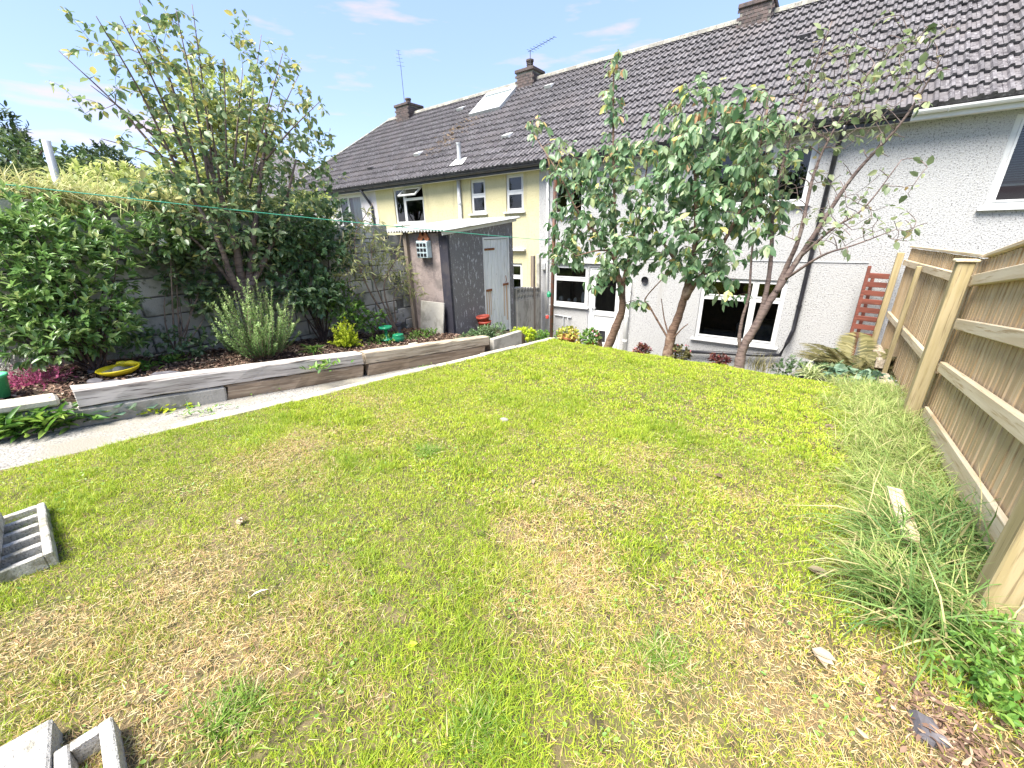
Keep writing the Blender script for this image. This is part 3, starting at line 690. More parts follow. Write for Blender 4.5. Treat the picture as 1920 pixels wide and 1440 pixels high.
# flue, roof window, vents
fl = MB(); fp = Vector((-9.35, 10.05, EZ + (10.05 - EY) * math.tan(PITCH))); fl.tube([fp - Vector((0, 0, .1)), fp + Vector((0, 0, .52))], .06, 10).tube([fp + Vector((0, 0, .52)), fp + Vector((0, 0, .56))], .075, 10); fl.build('flue', MT['greypipe'], HY)
MB().quad(roofp(-9.62, .33, .075), roofp(-9.08, .33, .075), roofp(-9.12, .66, .075), roofp(-9.58, .66, .075)).build('lead_flashing', MT['offwhite'], HY)
sa, sb = 3.42, 4.72
rw = MB()
for (xa, xb, s0, s1, hh) in ((-10.85, -10.75, sa, sb, .13), (-9.58, -9.48, sa, sb, .13), (-10.75, -9.58, sa, sa + .1, .13), (-10.75, -9.58, sb - .2, sb, .15)):
    P = [roofp(xa, s0, 0), roofp(xb, s0, 0), roofp(xb, s1, 0), roofp(xa, s1, 0)]; Q = [roofp(xa, s0, hh), roofp(xb, s0, hh), roofp(xb, s1, hh), roofp(xa, s1, hh)]
    rw.quad(*Q)
    for i in range(4): rw.quad(P[i], P[(i + 1) % 4], Q[(i + 1) % 4], Q[i])
rwo = rw.build('roof_window', MT['greypipe'], HY)
MB().quad(roofp(-10.75, sa + .1, .1), roofp(-9.58, sa + .1, .1), roofp(-9.58, sb - .2, .1), roofp(-10.75, sb - .2, .1)).build('pane', MT['roofglass'], rwo)
for (x, s) in ((-11.95, 1.35), (-11.8, 4.1), (-7.95, 4.05), (-8.1, 1.4)): roof_vent(roY, x, s, MT['offwhite'])
# moss below the roof window
mp_ = np.array([roofp(random.gauss(-10.6 - (3.3 - s_) * .35, .35), s_, .05) for s_ in np.random.default_rng(3).uniform(1.2, 3.4, 260)])
dd = rng.normal(size=(260, 3)) * [1, .6, .4]
tag(link('moss', leafmesh('moss', mp_ - np.array(_org(roY)), dd, np.tile([0, -.6, .8], (260, 1)), rng.uniform(.04, .13, 260), rng.uniform(.03, .08, 260), 'round', rng.random(260) * .35), MT['lf_dead'], roY), kind='stuff')
ch = chimney(HY, -9.15, .33, 5.05, ((0, .3),)); aerial(HY, (-9.0, RY - .2, 4.9), (0, 0, .62), (1.05, -.2, .06), 9)

# ---- grey house at the end of the terrace, its roof hipped
XG0 = -20.7
HG = thing('terraced_house', (-17, DF, FLOOR), 'grey rendered end house of the terrace under a hipped roof', 'house', 'houses of the terrace')
hg = [(-16.1, -14.55, .25, 1.45), (-19.2, -18.1, .3, 1.45)]
wall_mesh(-20.4, XY0, FLOOR, 1.505, hg).build('wall', MT['dashgrey'], HG)
body(HG, -20.4, XY0)
roof(HG, XG0, XY0, 300, hip=True, vis=lambda px, py: px > 560)
eaves(HG, XG0, XY0, MT['black'])
window(HG, *hg[0], cols=(-15.45,), inside='curtain'); window(HG, *hg[1], cols=(-18.6,), rows=(1.0,))
downpipe(HG, [(-14.0, EY, 1.54), (-13.98, DF - .06, 1.15), (-13.85, DF - .06, 1.0), (-13.85, DF - .06, -3)], MT['black'], .045)
chimney(HG, -15.4, .4, 5.1, ((0, .22),)); aerial(HG, (-15.3, RY - .3, 4.8), (0, 0, 1.6), (-.12, .05, .55), 5)
roof_vent(HG, -14.3, 1.0)

# ---- neighbour on the right, beyond the fence
HN = thing('terraced_house', (4, DF, FLOOR), 'white pebble-dashed house on the right with a white gutter and venetian blind', 'house', 'houses of the terrace')
hn = [(1.93, 3.6, .17, 1.44)]
wall_mesh(XW1 + .001, 8, FLOOR, 1.505, hn).build('wall', MT['dash'], HN)
body(HN, XW1, 8)
roof(HN, XW1, XW1 + 7.2, 300)
eaves(HN, .725, 8, MT['white'])
window(HN, *hn[0], cols=(2.95,), fw=.075, inside='blind')

# ================================================================== garden structures
# ---- block wall along the left boundary
GW = thing('garden_wall', (-6.5, 2, bed_z(2)), 'weathered grey concrete block wall behind the shrubs', 'wall')
bm = MB().box((-.1, .006, .006), (.012, .434, .209), bev=.008).mesh('block'); bm.materials.append(MT['block'])
core = MB()
for i in range(13):
    y0 = -.9 + i * .48; base = bed_z(y0) - .3; top = .3 - .065 * (y0 + .5)
    core.box((-6.6, y0, base - .6), (-6.412, y0 + .48, base + .225 * math.ceil((top - base) / .225) - .01))
core.build('mortar_core', MT['mortar'], GW)
for i in range(13):
    y0 = -.9 + i * .48; base = bed_z(-.9 + (i // 3) * 1.44) - .3; top = .3 - .065 * (-.9 + (i // 3) * 1.44 + .5)
    k = math.ceil((top - base) / .225)
    for r in range(k):
        place('block', bm, (-6.4 + random.uniform(-.004, .006), y0 + (.16 if r % 2 else 0), base + r * .225), GW, scale=(1, 1.07, 1.03))

# ---- shed
SH = thing('garden_shed', (-5.7, 6.1, -2.0), 'small rendered shed with corrugated roof and peeling white door', 'shed')
SX, SY0, SY1, SX0 = -5.2, 5.15, 7.05, -6.25
za, zb = .0, .2
m = MB(); dz0, dz1, dy0, dy1 = -2.05, -.1, 6.08, 6.9
for (a, b, c, e) in ((SY0, dy0, -2.3, None), (dy1, SY1, -2.3, None), (dy0, dy1, dz1, None)):
    t0, t1 = za + (zb - za) * (a - SY0) / (SY1 - SY0), za + (zb - za) * (b - SY0) / (SY1 - SY0)
    n = len(m.v); m.v += [(SX, a, c), (SX, b, c), (SX, b, t1), (SX, a, t0)]; m.f.append((n, n + 1, n + 2, n + 3))
for y in (dy0, dy1): m.quad((SX, y, -2.3), (SX, y, dz1), (SX - .1, y, dz1), (SX - .1, y, -2.3))
m.quad((SX, dy0, dz1), (SX, dy1, dz1), (SX - .1, dy1, dz1), (SX - .1, dy0, dz1))
m.build('door_wall', MT['bitumen'], SH)
MB().quad((SX0, SY0, -2.3), (SX, SY0, -2.3), (SX, SY0, za), (SX0, SY0, za)).build('end_wall', MT['render'], SH)
MB().quad((SX - .2, SY0 - .003, -1.75), (SX + .003, SY0 - .003, -1.75), (SX + .003, SY0 - .003, za - .01), (SX - .2, SY0 - .003, za - .01)).quad((SX + .003, SY0 - .003, -1.75), (SX + .003, SY0 + .05, -1.75), (SX + .003, SY0 + .05, za - .01), (SX + .003, SY0 - .003, za - .01)).build('bitumen_strip', MT['bitumenstrip'], SH)
m = MB(); m.quad((SX0, SY1, -2.3), (SX, SY1, -2.3), (SX, SY1, zb), (SX0, SY1, zb)); m.quad((SX0, SY0, -2.3), (SX0, SY1, -2.3), (SX0, SY1, zb), (SX0, SY0, za)); m.build('back_wall', MT['render'], SH)
MB().box((SX0 - .02, SY0 - .07, -1.9), (SX0 + .06, SY0 - .004, za + .03)).build('corner_post', MT['greywood'], SH)
cr = MB(); n = 110; X0, X1 = -6.95, -5.08
for (off) in (0, .009):
    for i in range(n):
        x, x2 = X0 + (X1 - X0) * i / n, X0 + (X1 - X0) * (i + 1) / n
        h, h2 = .02 * math.sin(i * 2 * math.pi / 4.6), .02 * math.sin((i + 1) * 2 * math.pi / 4.6)
        cr.quad((x, SY0 - .16, za + .035 + h + off), (x2, SY0 - .16, za + .035 + h2 + off), (x2, SY1 + .14, zb + .06 + h2 + off), (x, SY1 + .14, zb + .06 + h + off))
        if off: cr.quad((x, SY0 - .16, za + .035 + h), (x2, SY0 - .16, za + .035 + h2), (x2, SY0 - .16, za + .035 + h2 + off), (x, SY0 - .16, za + .035 + h + off))
cr.build('corrugated_roof', MT['corr'], SH)
MB().beam((SX + .02, SY0 - .12, za - .005), (SX + .02, SY1 + .1, zb + .02), .025, .07).build('barge_board', MT['offwhite'], SH)
dm = MB(); dm.box((SX - .06, dy0, dz0), (SX + .012, dy0 + .03, dz1)); dm.box((SX - .06, dy1 - .035, dz0), (SX + .012, dy1, dz1)); dm.box((SX - .06, dy0 + .03, dz1 - .035), (SX + .012, dy1 - .035, dz1))
dm.build('door_frame', MT['offwhite'], SH)
do2 = MB().box((SX - .055, dy0 + .035, dz0 + .02), (SX - .03, dy1 - .04, dz1 - .04)).build('door', MT['greywood'], SH)
k = 7; bw = (dy1 - .04 - dy0 - .035) / k
for i in range(k):
    y = dy0 + .035 + i * bw; lo = dz0 + .02 + random.uniform(0, .02)
    MB().box((SX - .03, y + .003, lo), (SX - .008, y + bw - .003, dz1 - .045), bev=.004).build('plank', MT['shedwhite'], do2)
for (y, z, ln) in ((dy0 + .03, -1.12, .2), (dy1 - .22, -1.06, .22)):
    MB().box((SX - .007, y, z), (SX + .006, y + ln, z + .045)).build('hinge', MT['rust'], do2)
MB().box((SX - .007, dy0 + .04, -.34), (SX + .001, dy0 + .36, -.3)).build('hinge_mark', MT['rust'], do2)
for (y, wd, z0, z1) in ((dy0 + .05, .035, -1.75, -1.12), (dy0 + .12, .03, -1.68, -1.12), (dy0 + .18, .025, -1.6, -1.12), (dy1 - .2, .03, -1.7, -1.06), (dy1 - .12, .05, -1.8, -1.06)):
    MB().quad((SX - .0065, y, z0), (SX - .0065, y + wd, z0), (SX - .0065, y + wd, z1), (SX - .0065, y, z1)).build('rust_streak', MT['ruststain'], do2)
MB().tube([(SX + .005, dy1 - .13, -1.0), (SX + .02, dy1 - .13, -.95), (SX + .005, dy1 - .13, -.86)], .008, 5).build('latch', MT['rust'], do2)
# insect house hung on the shed end wall
p = at(796, 467, Y=SY0 - .05)
IH = thing('insect_house', p, 'small pale blue nesting box with dark holes hung on the shed wall', 'nest box')
m = MB(); x, y, z = p; m.box((x - .14, y - .07, z - .15), (x + .14, y + .045, z + .14), bev=.01); m.build('box', M('paleblue', (.42, .5, .52), .6, [(8, (.3, .37, .38), .45, .65)]), IH)
for i in range(3):
    for j in range(3):
        MB().box((x - .12 + i * .085, y - .075, z - .125 + j * .085), (x - .055 + i * .085, y - .068, z - .07 + j * .085)).build('nest_hole', MT['black'], IH)
MB().beam((x - .11, y, z + .14), (x, y, z + .29), .1, .02, (0, 1, 0)).beam((x + .11, y, z + .14), (x, y, z + .29), .1, .02, (0, 1, 0)).build('roof', MT['pot'], IH)
# pale slab leaning on the shed
p0 = at(788, 560, Y=5.06)
tag(MB().box((0, 0, 0), (.62, .03, .62), Matrix.Translation((p0[0], 4.97, -1.8)) @ Matrix.Rotation(R_(-9), 4, 'X'), .006).build('paving_slab', MT['concrete'], None, (p0[0], 4.97, -1.8)), 'pale concrete slab leaning against the shed end wall', 'slab')

# ---- bed edging: sleepers and blocks
def sleeper(a, b, wd, th, mat, label):
    a, b = np.array(a, float), np.array(b, float); o = a.copy(); d = b - a; ln = np.linalg.norm(d); n = 14
    yaw = math.atan2(-d[0], d[1]); pit = math.atan2(d[2], math.hypot(d[0], d[1])); m = MB(); rr = random.Random(label)
    prof = [(-.5, -.47), (-.46, -.5), (.46, -.5), (.5, -.46), (.5, .4), (.44, .5), (-.45, .5), (-.5, .44)]
    for i in range(n + 1):
        for (u, v) in prof: m.v.append((u * wd + rr.gauss(0, .0035), ln * i / n + (rr.gauss(0, .012) if i in (0, n) else 0), v * th + rr.gauss(0, .0035)))
    K = len(prof)
    for i in range(n):
        for k in range(K): m.f.append((i * K + k, i * K + (k + 1) % K, (i + 1) * K + (k + 1) % K, (i + 1) * K + k))
    m.f.append(tuple(range(K))); m.f.append(tuple(range(n * K, n * K + K))[::-1])
    me = m.mesh('sleeper'); me.materials.append(mat)
    return tag(place('railway_sleeper', me, o, rot=(pit, 0, yaw)), label, 'sleeper', 'timber sleepers edging the flower bed')
S = lambda y: (-4.86 + .1 * y if y < 2.8 else -4.58 + .075 * (y - 2.8))
def spt(y, dz): return (S(y), y, bed_z(y) + dz)
sleeper(spt(.28, .0), spt(2.78, .005), .17, .15, MT['sleepergrey'], 'silvery grey sleeper on top, nearest the concrete blocks')
sleeper(spt(2.82, .0), spt(5.12, -.005), .17, .15, MT['sleeper'], 'weathered brown sleeper on top, nearest the shed')
sleeper(spt(2.84, -.165), spt(5.0, -.165), .16, .16, MT['sleeperbrown'], 'lower brown sleeper under the one nearest the shed')
sleeper(spt(1.3, -.165), spt(2.76, -.165), .15, .16, MT['sleeperbrown'], 'lower brown sleeper at the path, under the silvery grey one')
tag(MB().beam(spt(-.1, -.2), spt(1.28, -.2), .17, .22, bev=.02).build('kerb_block', MT['concrete'], None, spt(.3, -.2)), 'low concrete base under the near end of the silvery sleeper', 'block')
for i, (a, b, lb) in enumerate(((-.28, .24, 'rough concrete block beside the end of the silvery sleeper'), (-.85, -.3, 'rough concrete block at the left edge under a stone coping'))):
    tag(MB().beam((-4.9, a, bed_z(a) - .19), (-4.87, b, bed_z(b) - .19), .16, .25, bev=.018).build('edging_block', MT['concrete'], None, (-4.9, a, bed_z(a) - .2)), lb, 'block')
tag(MB().beam((-4.9, -.9, bed_z(-.9) - .01), (-4.89, .18, bed_z(.18) - .015), .2, .075, bev=.02).build('coping_stone', MT['kerb'], None, (-4.9, 0, bed_z(0))), 'pale sandy coping stone capping the blocks beside the bed', 'coping')
tag(MB().box((-.05, 0, 0), (.05, .78, .42), Matrix.Translation((-4.36, 5.22, -2.18)) @ Matrix.Rotation(R_(-4), 4, 'Z'), .008).build('bed_end_slab', MT['concrete'], None, (-4.36, 5.22, -2.3)), 'upright grey concrete slab closing the far end of the bed', 'slab')

# ---- boundary between shed and house: concrete panels, screen blocks, posts
BW = thing('boundary_wall', (-5.9, 8.4, FLOOR), 'low grey wall topped with pierced screen blocks beside the yellow house', 'wall')
bl_n = 9; ba, bb = Vector((-5.25, 7.15, 0)), Vector((-6.38, 9.88, 0)); bd_ = (bb - ba).normalized(); byaw = math.atan2(-bd_.x, bd_.y)
for i in range(bl_n):
    q = ba.lerp(bb, i / bl_n); ztop = -1.17 - .14 * (q.y - 7.15); w1 = (bb - ba).length / bl_n; Mx = Matrix.Translation((q.x, q.y, 0)) @ Matrix.Rotation(byaw, 4, 'Z')
    MB().box((-.06, .004, FLOOR), (.06, w1 - .004, ztop - .305), Mx).build('wall_panel', MT['concrete'], BW)
    m = MB(); t = .04; k = w1 / .29
    for lo, hi in (((0, 0), (.29, t)), ((0, .29 - t), (.29, .29)), ((0, t), (t, .29 - t)), ((.29 - t, t), (.29, .29 - t)), ((.1, .1), (.19, .19)), ((t, .13), (.1, .16)), ((.19, .13), (.29 - t, .16)), ((.13, t), (.16, .1)), ((.13, .19), (.16, .29 - t))):
        m.box((-.05, .003 + lo[0] * k * .98, ztop - .3 + lo[1]), (.05, .003 + hi[0] * k * .98, ztop - .3 + hi[1]), Mx)
    m.build('screen_block', MT['concrete'], BW)
tag(MB().box((-6.0, 8.88, FLOOR), (-5.9, 8.98, -.6), bev=.01).build('timber_post', MT['greywood'], None, (-5.95, 8.93, FLOOR)), 'weathered timber post standing by the screen blocks', 'post')
tag(MB().box((-6.34, 9.68, FLOOR), (-6.24, 9.78, -.62), bev=.008).build('concrete_post', MT['concrete'], None, (-6.29, 9.73, FLOOR)), 'grey concrete post standing by the white house corner', 'post')

# ---- washing line and its pole
pt = at(1041, 362, Y=6.45); pf = at(1033, 640, Y=6.45)
PL = thing('line_pole', pf, 'rusty brown washing line pole at the corner of the lawn', 'pole')
MB().tube([(pf[0], 6.45, -2.3), (pt[0], 6.45, pt[2] + .2)], .034, 10).build('pole', MT['metalpole'], PL, smooth=True)
a = at(1036, 450, Y=6.45)
MB().tube([(a[0] - .01, 6.42, a[2] + .02), (a[0] - .1, 6.4, a[2] + .01)], .01, 5).build('hook', MT['wire'], PL)
b = at(1032, 552, Y=6.42); MB().lathe((b[0] - .02, 6.4, b[2] - .06), [(.0, 0), (.035, .02), (.04, .07), (.015, .12)], 8).build('peg_bag', MT['greenplastic'], PL)
b2 = at(1029, 594, Y=6.4)
MB().lathe((b2[0] - .02, 6.38, b2[2] - .04), [(0, 0), (.03, .015), (.03, .06), (0, .075)], 8).build('cleat', M('redpaint', (.5, .05, .04), .5), PL)
far_ = at(0, 345, X=-6.0); pts = []
for i in range(25):
    t = i / 24; q = np.array([a[0] - .1, 6.4, a[2]]) * (1 - t) + far_ * t; q[2] -= .1 * 4 * t * (1 - t) * .25; pts.append(q)
pts.append(far_ + (far_ - np.array(pts[-3])) * 3)
tag(MB().tube(pts, .005, 5).build('washing_line', MT['line'], None, pts[0]), 'thin green washing line stretched across the garden', 'line')

# ---- fence on the right
FN = thing('timber_fence', (1.1, 5.1, lawn_z(5.1)), 'tall timber fence of vertical boards with heavy square posts on the right', 'fence')
def fx(y): return .886 + .35 * (1.9 - y) if y < 1.9 else (.753 + .07 * y if y < 5.1 else 1.11 + .022 * (y - 5.1))
def ftop(y): return -.285 + .14 * (5.1 - y) if y < 5.1 else -.285 - .026 * (y - 5.1)
def fbot(y): return -1.79 + .14 * (5.1 - y) if y < 5.1 else -1.9 - .05 * (y - 5.1)
y = -2.0; i = 0
rb = random.Random(5)
while y < 9.75:
    bw = .104; x = fx(y); h0 = fbot(y); h1 = ftop(y) - .03; o = Vector((x, y, h0)); ln = h1 - h0
    m = MB(); e = .118
    m.v += [(0, 0, 0), (.016, 0, 0), (.016, e, 0), (.006, e, 0), (0, 0, ln), (.016, 0, ln + .0), (.016, e, ln), (.006, e, ln)]
    m.f += [(0, 3, 2, 1), (4, 5, 6, 7), (0, 1, 5, 4), (1, 2, 6, 5), (2, 3, 7, 6), (3, 0, 4, 7)]
    me = m.mesh('board'); me.materials.append(MT['board'])
    place('board', me, o + Vector((rb.uniform(-.002, .003), 0, rb.uniform(-.004, .004))), FN, rot=(0, 0, math.atan2(-(fx(y + .1) - fx(y)), .1)))
    y += bw; i += 1
def rail(ya, za_, yb, zb_, dx=-.028, w_=.045, h=.09, name='rail', mat='rail'):
    a = Vector((fx(ya) + dx, ya, za_)); b = Vector((fx(yb) + dx, yb, zb_)); m = MB().beam((0, 0, 0), (0, (b - a).length, 0), w_, h, bev=.005)
    me = m.mesh(name); me.materials.append(MT[mat]); d = b - a
    return place(name, me, a, FN, rot=(math.atan2(d.z, math.hypot(d.x, d.y)), 0, math.atan2(-d.x, d.y)))
for zz in (-.485, -.855, -1.245):
    rail(2.1, zz + .14 * 3.0, 5.02, zz + .14 * .08); rail(-2, zz + .14 * 7.1, 2.0, zz + .14 * 3.1)
rail(2.1, -1.72 + .42, 5.04, -1.72, -.02, .03, .17, 'gravel_board'); rail(-2, -1.78 + .14 * 7.1, 2.0, -1.78 + .434, -.02, .03, .3, 'gravel_board')
rail(5.17, -.5, 9.7, -.66); rail(5.17, -1.3, 9.7, -1.55)
rail(-2, ftop(-2), 1.9, ftop(1.9), .005, .06, .03, 'capping'); rail(1.9, ftop(1.9), 5.1, ftop(5.1), .005, .06, .03, 'capping'); rail(5.1, ftop(5.1), 9.72, ftop(9.72), .005, .06, .03, 'capping')
def post(x, y, z0, z1, s=.1, cap=True):
    me = MB().box((-s / 2, -s / 2, 0), (s / 2, s / 2, z1 - z0), bev=.006).mesh('post'); me.materials.append(MT['postwood'])
    o = place('post', me, (x, y, z0), FN); ORG[o.name] = Vector((x, y, z0))
    if cap:
        c = MB().box((-s * .68, -s * .68, 0), (s * .68, s * .68, .022), bev=.006).mesh('post_cap'); c.materials.append(MT['rail']); place('post_cap', c, (x, y, z1 + .001), o)
post(1.0, 5.1, -2.2, -.335, .105); post(.825, 2.05, -1.9, .05, .105); post(1.1, 9.7, -2.5, -.5, .09, False)
post(1.075, 7.55, -2.4, -.56, .055, False); post(1.03, 5.24, -2.2, -.62, .05, False)
for (a, b, lb) in (((.98, 5.5, -1.86), (1.02, 7.3, -2.05), 'short timber sleeper lying at the foot of the fence beyond the post'), ((1.04, 7.65, -1.95), (1.1, 9.3, -2.1), 'timber sleeper at the fence foot nearest the house')):
    tag(MB().beam(a, b, .15, .14, bev=.01).build('fence_sleeper', MT['sleeper'], None, a), lb, 'sleeper')

# ---- dark red slatted panel leaning on the house wall
a = at(1634, 512, Y=9.5); RP = thing('slatted_panel', (a[0], 9.7, FLOOR), 'dark red slatted wooden panel leaning on the white wall', 'panel')
zt = a[2]; x0 = a[0] - .03
MB().beam((x0, 9.45, FLOOR), (x0, 9.75, zt + .1), .05, .07, (0, 1, 0)).build('upright', MT['redwood'], RP); MB().beam((x0 + .12, 9.6, FLOOR), (x0 + .1, 9.9, zt - .05), .05, .05, (0, 1, 0)).build('upright', MT['redwood'], RP)
sm = MB().box((0, -.012, -.045), (.3, .012, .045), bev=.004).mesh('slat'); sm.materials.append(MT['redwood'])
for i in range(8):
    z = zt - .06 - i * .15; place('slat', sm, (x0 + .0, 9.42 + .3 * (z - FLOOR) / (zt - FLOOR), z), RP, rot=(0, R_(2), 0))

# ---- loose blocks at the bottom left
def solid_block(c, size, yaw, mat, label, tilt=0.0):
    m = MB().box((-size[0] / 2, -size[1] / 2, 0), (size[0] / 2, size[1] / 2, size[2]), bev=.006)
    me = m.mesh('block'); me.materials.append(mat); return tag(place('concrete_block', me, c, rot=(tilt, tilt * .5, yaw)), label, 'block')
def hollow_block(c, L_, W_, H_, n, yaw, label, web=.03, mat=None):
    m = MB(); m.box((-L_ / 2, -W_ / 2, 0), (L_ / 2, -W_ / 2 + web, H_), bev=.004); m.box((-L_ / 2, W_ / 2 - web, 0), (L_ / 2, W_ / 2, H_), bev=.004)
    for i in range(n + 1):
        x = -L_ / 2 + (L_ - web) * i / n; m.box((x, -W_ / 2 + web, .001), (x + web, W_ / 2 - web, H_ - .002), bev=.003)
    me = m.mesh('hollow_block'); me.materials.append(mat or MT['blockwhite']); return tag(place('hollow_block', me, c, rot=(0, 0, yaw)), label, 'block')
hollow_block((-2.66, -.225, -1.325), .54, .24, .1, 5, R_(-3), 'pierced concrete block with a row of slots lying on the lawn', .028)
solid_block((-2.64, -.35, -1.224), (.46, .22, .1), R_(-5), MT['blockwhite'], 'pale solid concrete block resting on the pierced one at the left edge')
solid_block((-1.23, -.35, -1.34), (.44, .215, .14), R_(-8), MT['blockwhite'], 'pale speckled concrete block at the bottom left corner')
hollow_block((-1.1, -.19, -1.35), .44, .11, .14, 3, R_(-5), 'hollow concrete block with deep square cells at the bottom left', .028)

# ================================================================== grass
def lawn_surface(x, y): return lawn_z(y) + .035 * (fbm(x * 1.3 + 9, y * 1.3 + 3, 5) - .5) - np.clip(y - 6.2, 0, 1) * .25
DRY = [onlawn(*p)[:2].tolist() + [r] for p, r in (((330, 1100), .22), ((450, 1060), .2), ((560, 1190), .22), ((400, 1240), .2), ((300, 1320), .22), ((620, 1130), .16), ((480, 1300), .2), ((1010, 1000), .28),
       ((1090, 1060), .2), ((960, 1130), .16), ((1380, 1150), .28), ((1500, 1300), .25), ((240, 1410), .2), ((560, 835), .28), ((740, 750), .26), ((100, 1210), .22), ((1150, 1130), .2), ((1250, 1290), .18), ((1200, 860), .3), ((1050, 930), .2), ((1650, 1330), .2), ((400, 880), .3), ((700, 1330), .14), ((1330, 800), .35))]
def dryness(x, y):
    d = .9 * (fbm(x * 1.1 + 3, y * 1.1 + 7, 21) - .47) * 2.2 + .5 * (fbm(x * 5, y * 5, 31) - .5) * 2
    wob = .6 + .9 * fbm(x * 4, y * 4, 40)
    for (a, b, r) in DRY: d = d + .62 * np.exp(-((x - a) ** 2 + (y - b) ** 2) / (r * r) * wob)
    d = d - .55 * np.clip((y - 2.0) / 3, 0, 1) - .45 * np.exp(-((x + 3.4) / .6) ** 2)
    return np.clip(d * .85 - .02, 0, 1)
def lush(x, y):
    return np.clip((fbm(x * 3.1 + 50, y * 3.1 + 20, 61) - .55) * 5, 0, 1)
def lawn_blades(n, ylo, yhi, seed, wmin, wmax, hmin, hmax, kind='blade'):
    g = np.random.default_rng(seed)
    y = g.uniform(ylo, yhi, n); x = g.uniform(-3.72, 1.05, n)
    keep = (x < np.where(y < 1.9, 2.0, .72 + .07 * y + .2))
    # tufts
    x, y = x[keep], y[keep]; n = len(x)
    tx = g.uniform(-3.72, 1.0, n // 60); ty = g.uniform(ylo, yhi, n // 60); k = g.integers(0, len(tx), n); tf = g.random(n) < .4
    x = np.where(tf, tx[k] + g.normal(0, .02, n), x); y = np.where(tf, ty[k] + g.normal(0, .02, n), y)
    x = np.clip(x, -3.76, 1.05); y = np.clip(y, ylo, yhi + .02)
    dr = dryness(x, y); lu = lush(x, y)
    thin = g.random(n) < (.96 - .45 * np.clip(fbm(x * 9, y * 9, 77) * 1.5 - .75, 0, 1) * (dr > .45))
    x, y, dr, lu, tf = x[thin], y[thin], dr[thin], lu[thin], tf[thin]; n = len(x)
    z = lawn_surface(x, y) - .003
    dead = g.random(n) < np.clip(dr * .8, .06, .72)
    lying = dead & (g.random(n) < .75)
    az = g.uniform(0, 2 * math.pi, n); el = np.where(lying, g.uniform(-.02, .4, n), g.uniform(.5, 1.45, n))
    d = np.stack([np.cos(az) * np.cos(el), np.sin(az) * np.cos(el), np.sin(el)], -1)
    up = nrm(np.stack([g.normal(0, .6, n), g.normal(0, .6, n), np.ones(n)], -1))
    h = g.uniform(hmin, hmax, n) * (.75 + .9 * lu) * np.where(dead, 1.15, 1)
    z = z + np.where(lying, g.uniform(.002, .016, n), 0)
    wd = g.uniform(wmin, wmax, n) * np.where(dead, .8, 1)
    c1 = np.array([.25, .37, .022]); c2 = np.array([.5, .54, .06]); c3 = np.array([.1, .2, .02])
    t = g.random(n)[:, None]; gr = c1 * (1 - t) + c2 * t
    dk = (np.clip(fbm(x * 1.7 + 31, y * 1.7 + 5, 91) * 2 - .85, 0, 1) * .6 + .5 * lu * (g.random(n) < .5))[:, None]
    dk = np.clip(dk + (.75 * (g.random(n) < .13))[:, None], 0, 1.2); gr = gr * (1 - dk * .75) + c3 * dk * .75
    s1 = np.array([.5, .39, .18]); s2 = np.array([.42, .25, .125]); s3 = np.array([.6, .52, .3])
    u = g.random(n)[:, None]; v = (g.random(n) < .3)[:, None]
    st = np.where(v, s3, s1 * (1 - u) + s2 * u)
    col = np.where(dead[:, None], st, gr) * g.uniform(.8, 1.15, n)[:, None]
    # yellowing tips of half-dry grass
    mixy = np.clip(dr * .7, 0, .6)[:, None] * g.random(n)[:, None]
    col = np.where(dead[:, None], col, col * (1 - mixy) + np.array([.38, .35, .08]) * mixy)
    return leafmesh('lawn_grass', np.stack([x, y, z], -1), d, up, h, wd, kind, None, col, g.uniform(.3, 1.6, n))
def join_np(meshes):
    vs_, fs_, cs_ = [], [], []; k = 0
    for me in meshes:
        n = len(me.vertices); v = np.empty(n * 3, np.float32); me.vertices.foreach_get('co', v)
        l = np.empty(len(me.loops), np.int32); me.loops.foreach_get('vertex_index', l)
        c = np.empty(n * 4, np.float32); me.attributes['Col'].data.foreach_get('color', c)
        vs_.append(v.reshape(-1, 3)); fs_.append(l.reshape(-1, 3) + k); cs_.append(c.reshape(-1, 4)); k += n; bpy.data.meshes.remove(me)
    return npmesh('lawn_grass', np.concatenate(vs_), np.concatenate(fs_), {'Col': np.concatenate(cs_)})
GM = join_np([lawn_blades(330000, -.9, 1.3, 1, .0014, .003, .016, .042), lawn_blades(210000, 1.3, 3.4, 2, .0025, .0048, .02, .046, 'slim'), lawn_blades(130000, 3.4, 6.53, 3, .0045, .008, .022, .05, 'slim')])
tag(link('lawn_grass', GM, MT['grass']), 'short yellow-green mown grass with dry straw patches covering the lawn', 'grass', kind='stuff')

def long_grass(name, spots, label, colr, kind='strap', mat='grass', seed=1, wd=(.003, .006)):
    """spots: (x, y, z, count, spread, lo, hi, lean)"""
    P, D, U, H, Wd, C = [], [], [], [], [], []; g = np.random.default_rng(seed)
    for (x, y, z, n, sp, lo, hi, lean) in spots:
        px = x + g.normal(0, sp, n); py = y + g.normal(0, sp, n)
        az = g.uniform(0, 2 * math.pi, n); el = g.uniform(.45, 1.4, n)
        d = np.stack([np.cos(az) * np.cos(el) + lean[0], np.sin(az) * np.cos(el) + lean[1], np.sin(el)], -1)
        P.append(np.stack([px, py, np.full(n, z)], -1)); D.append(d); U.append(np.tile([0, 0, 1.0], (n, 1)) + g.normal(0, .25, (n, 3)))
        H.append(g.uniform(lo, hi, n)); Wd.append(g.uniform(*wd, n)); t = g.random(n)[:, None]; q = (g.random(n) < .16)[:, None]
        C.append(np.where(q, np.array([.45, .4, .2]), colr[0] * (1 - t) + colr[1] * t))
    P, D, U, H, Wd, C = map(np.concatenate, (P, D, U, H, Wd, C))
    return leafmesh(name, P, nrm(D), U, H, Wd, kind, None, C, g.uniform(.5, 3.0, len(P)))
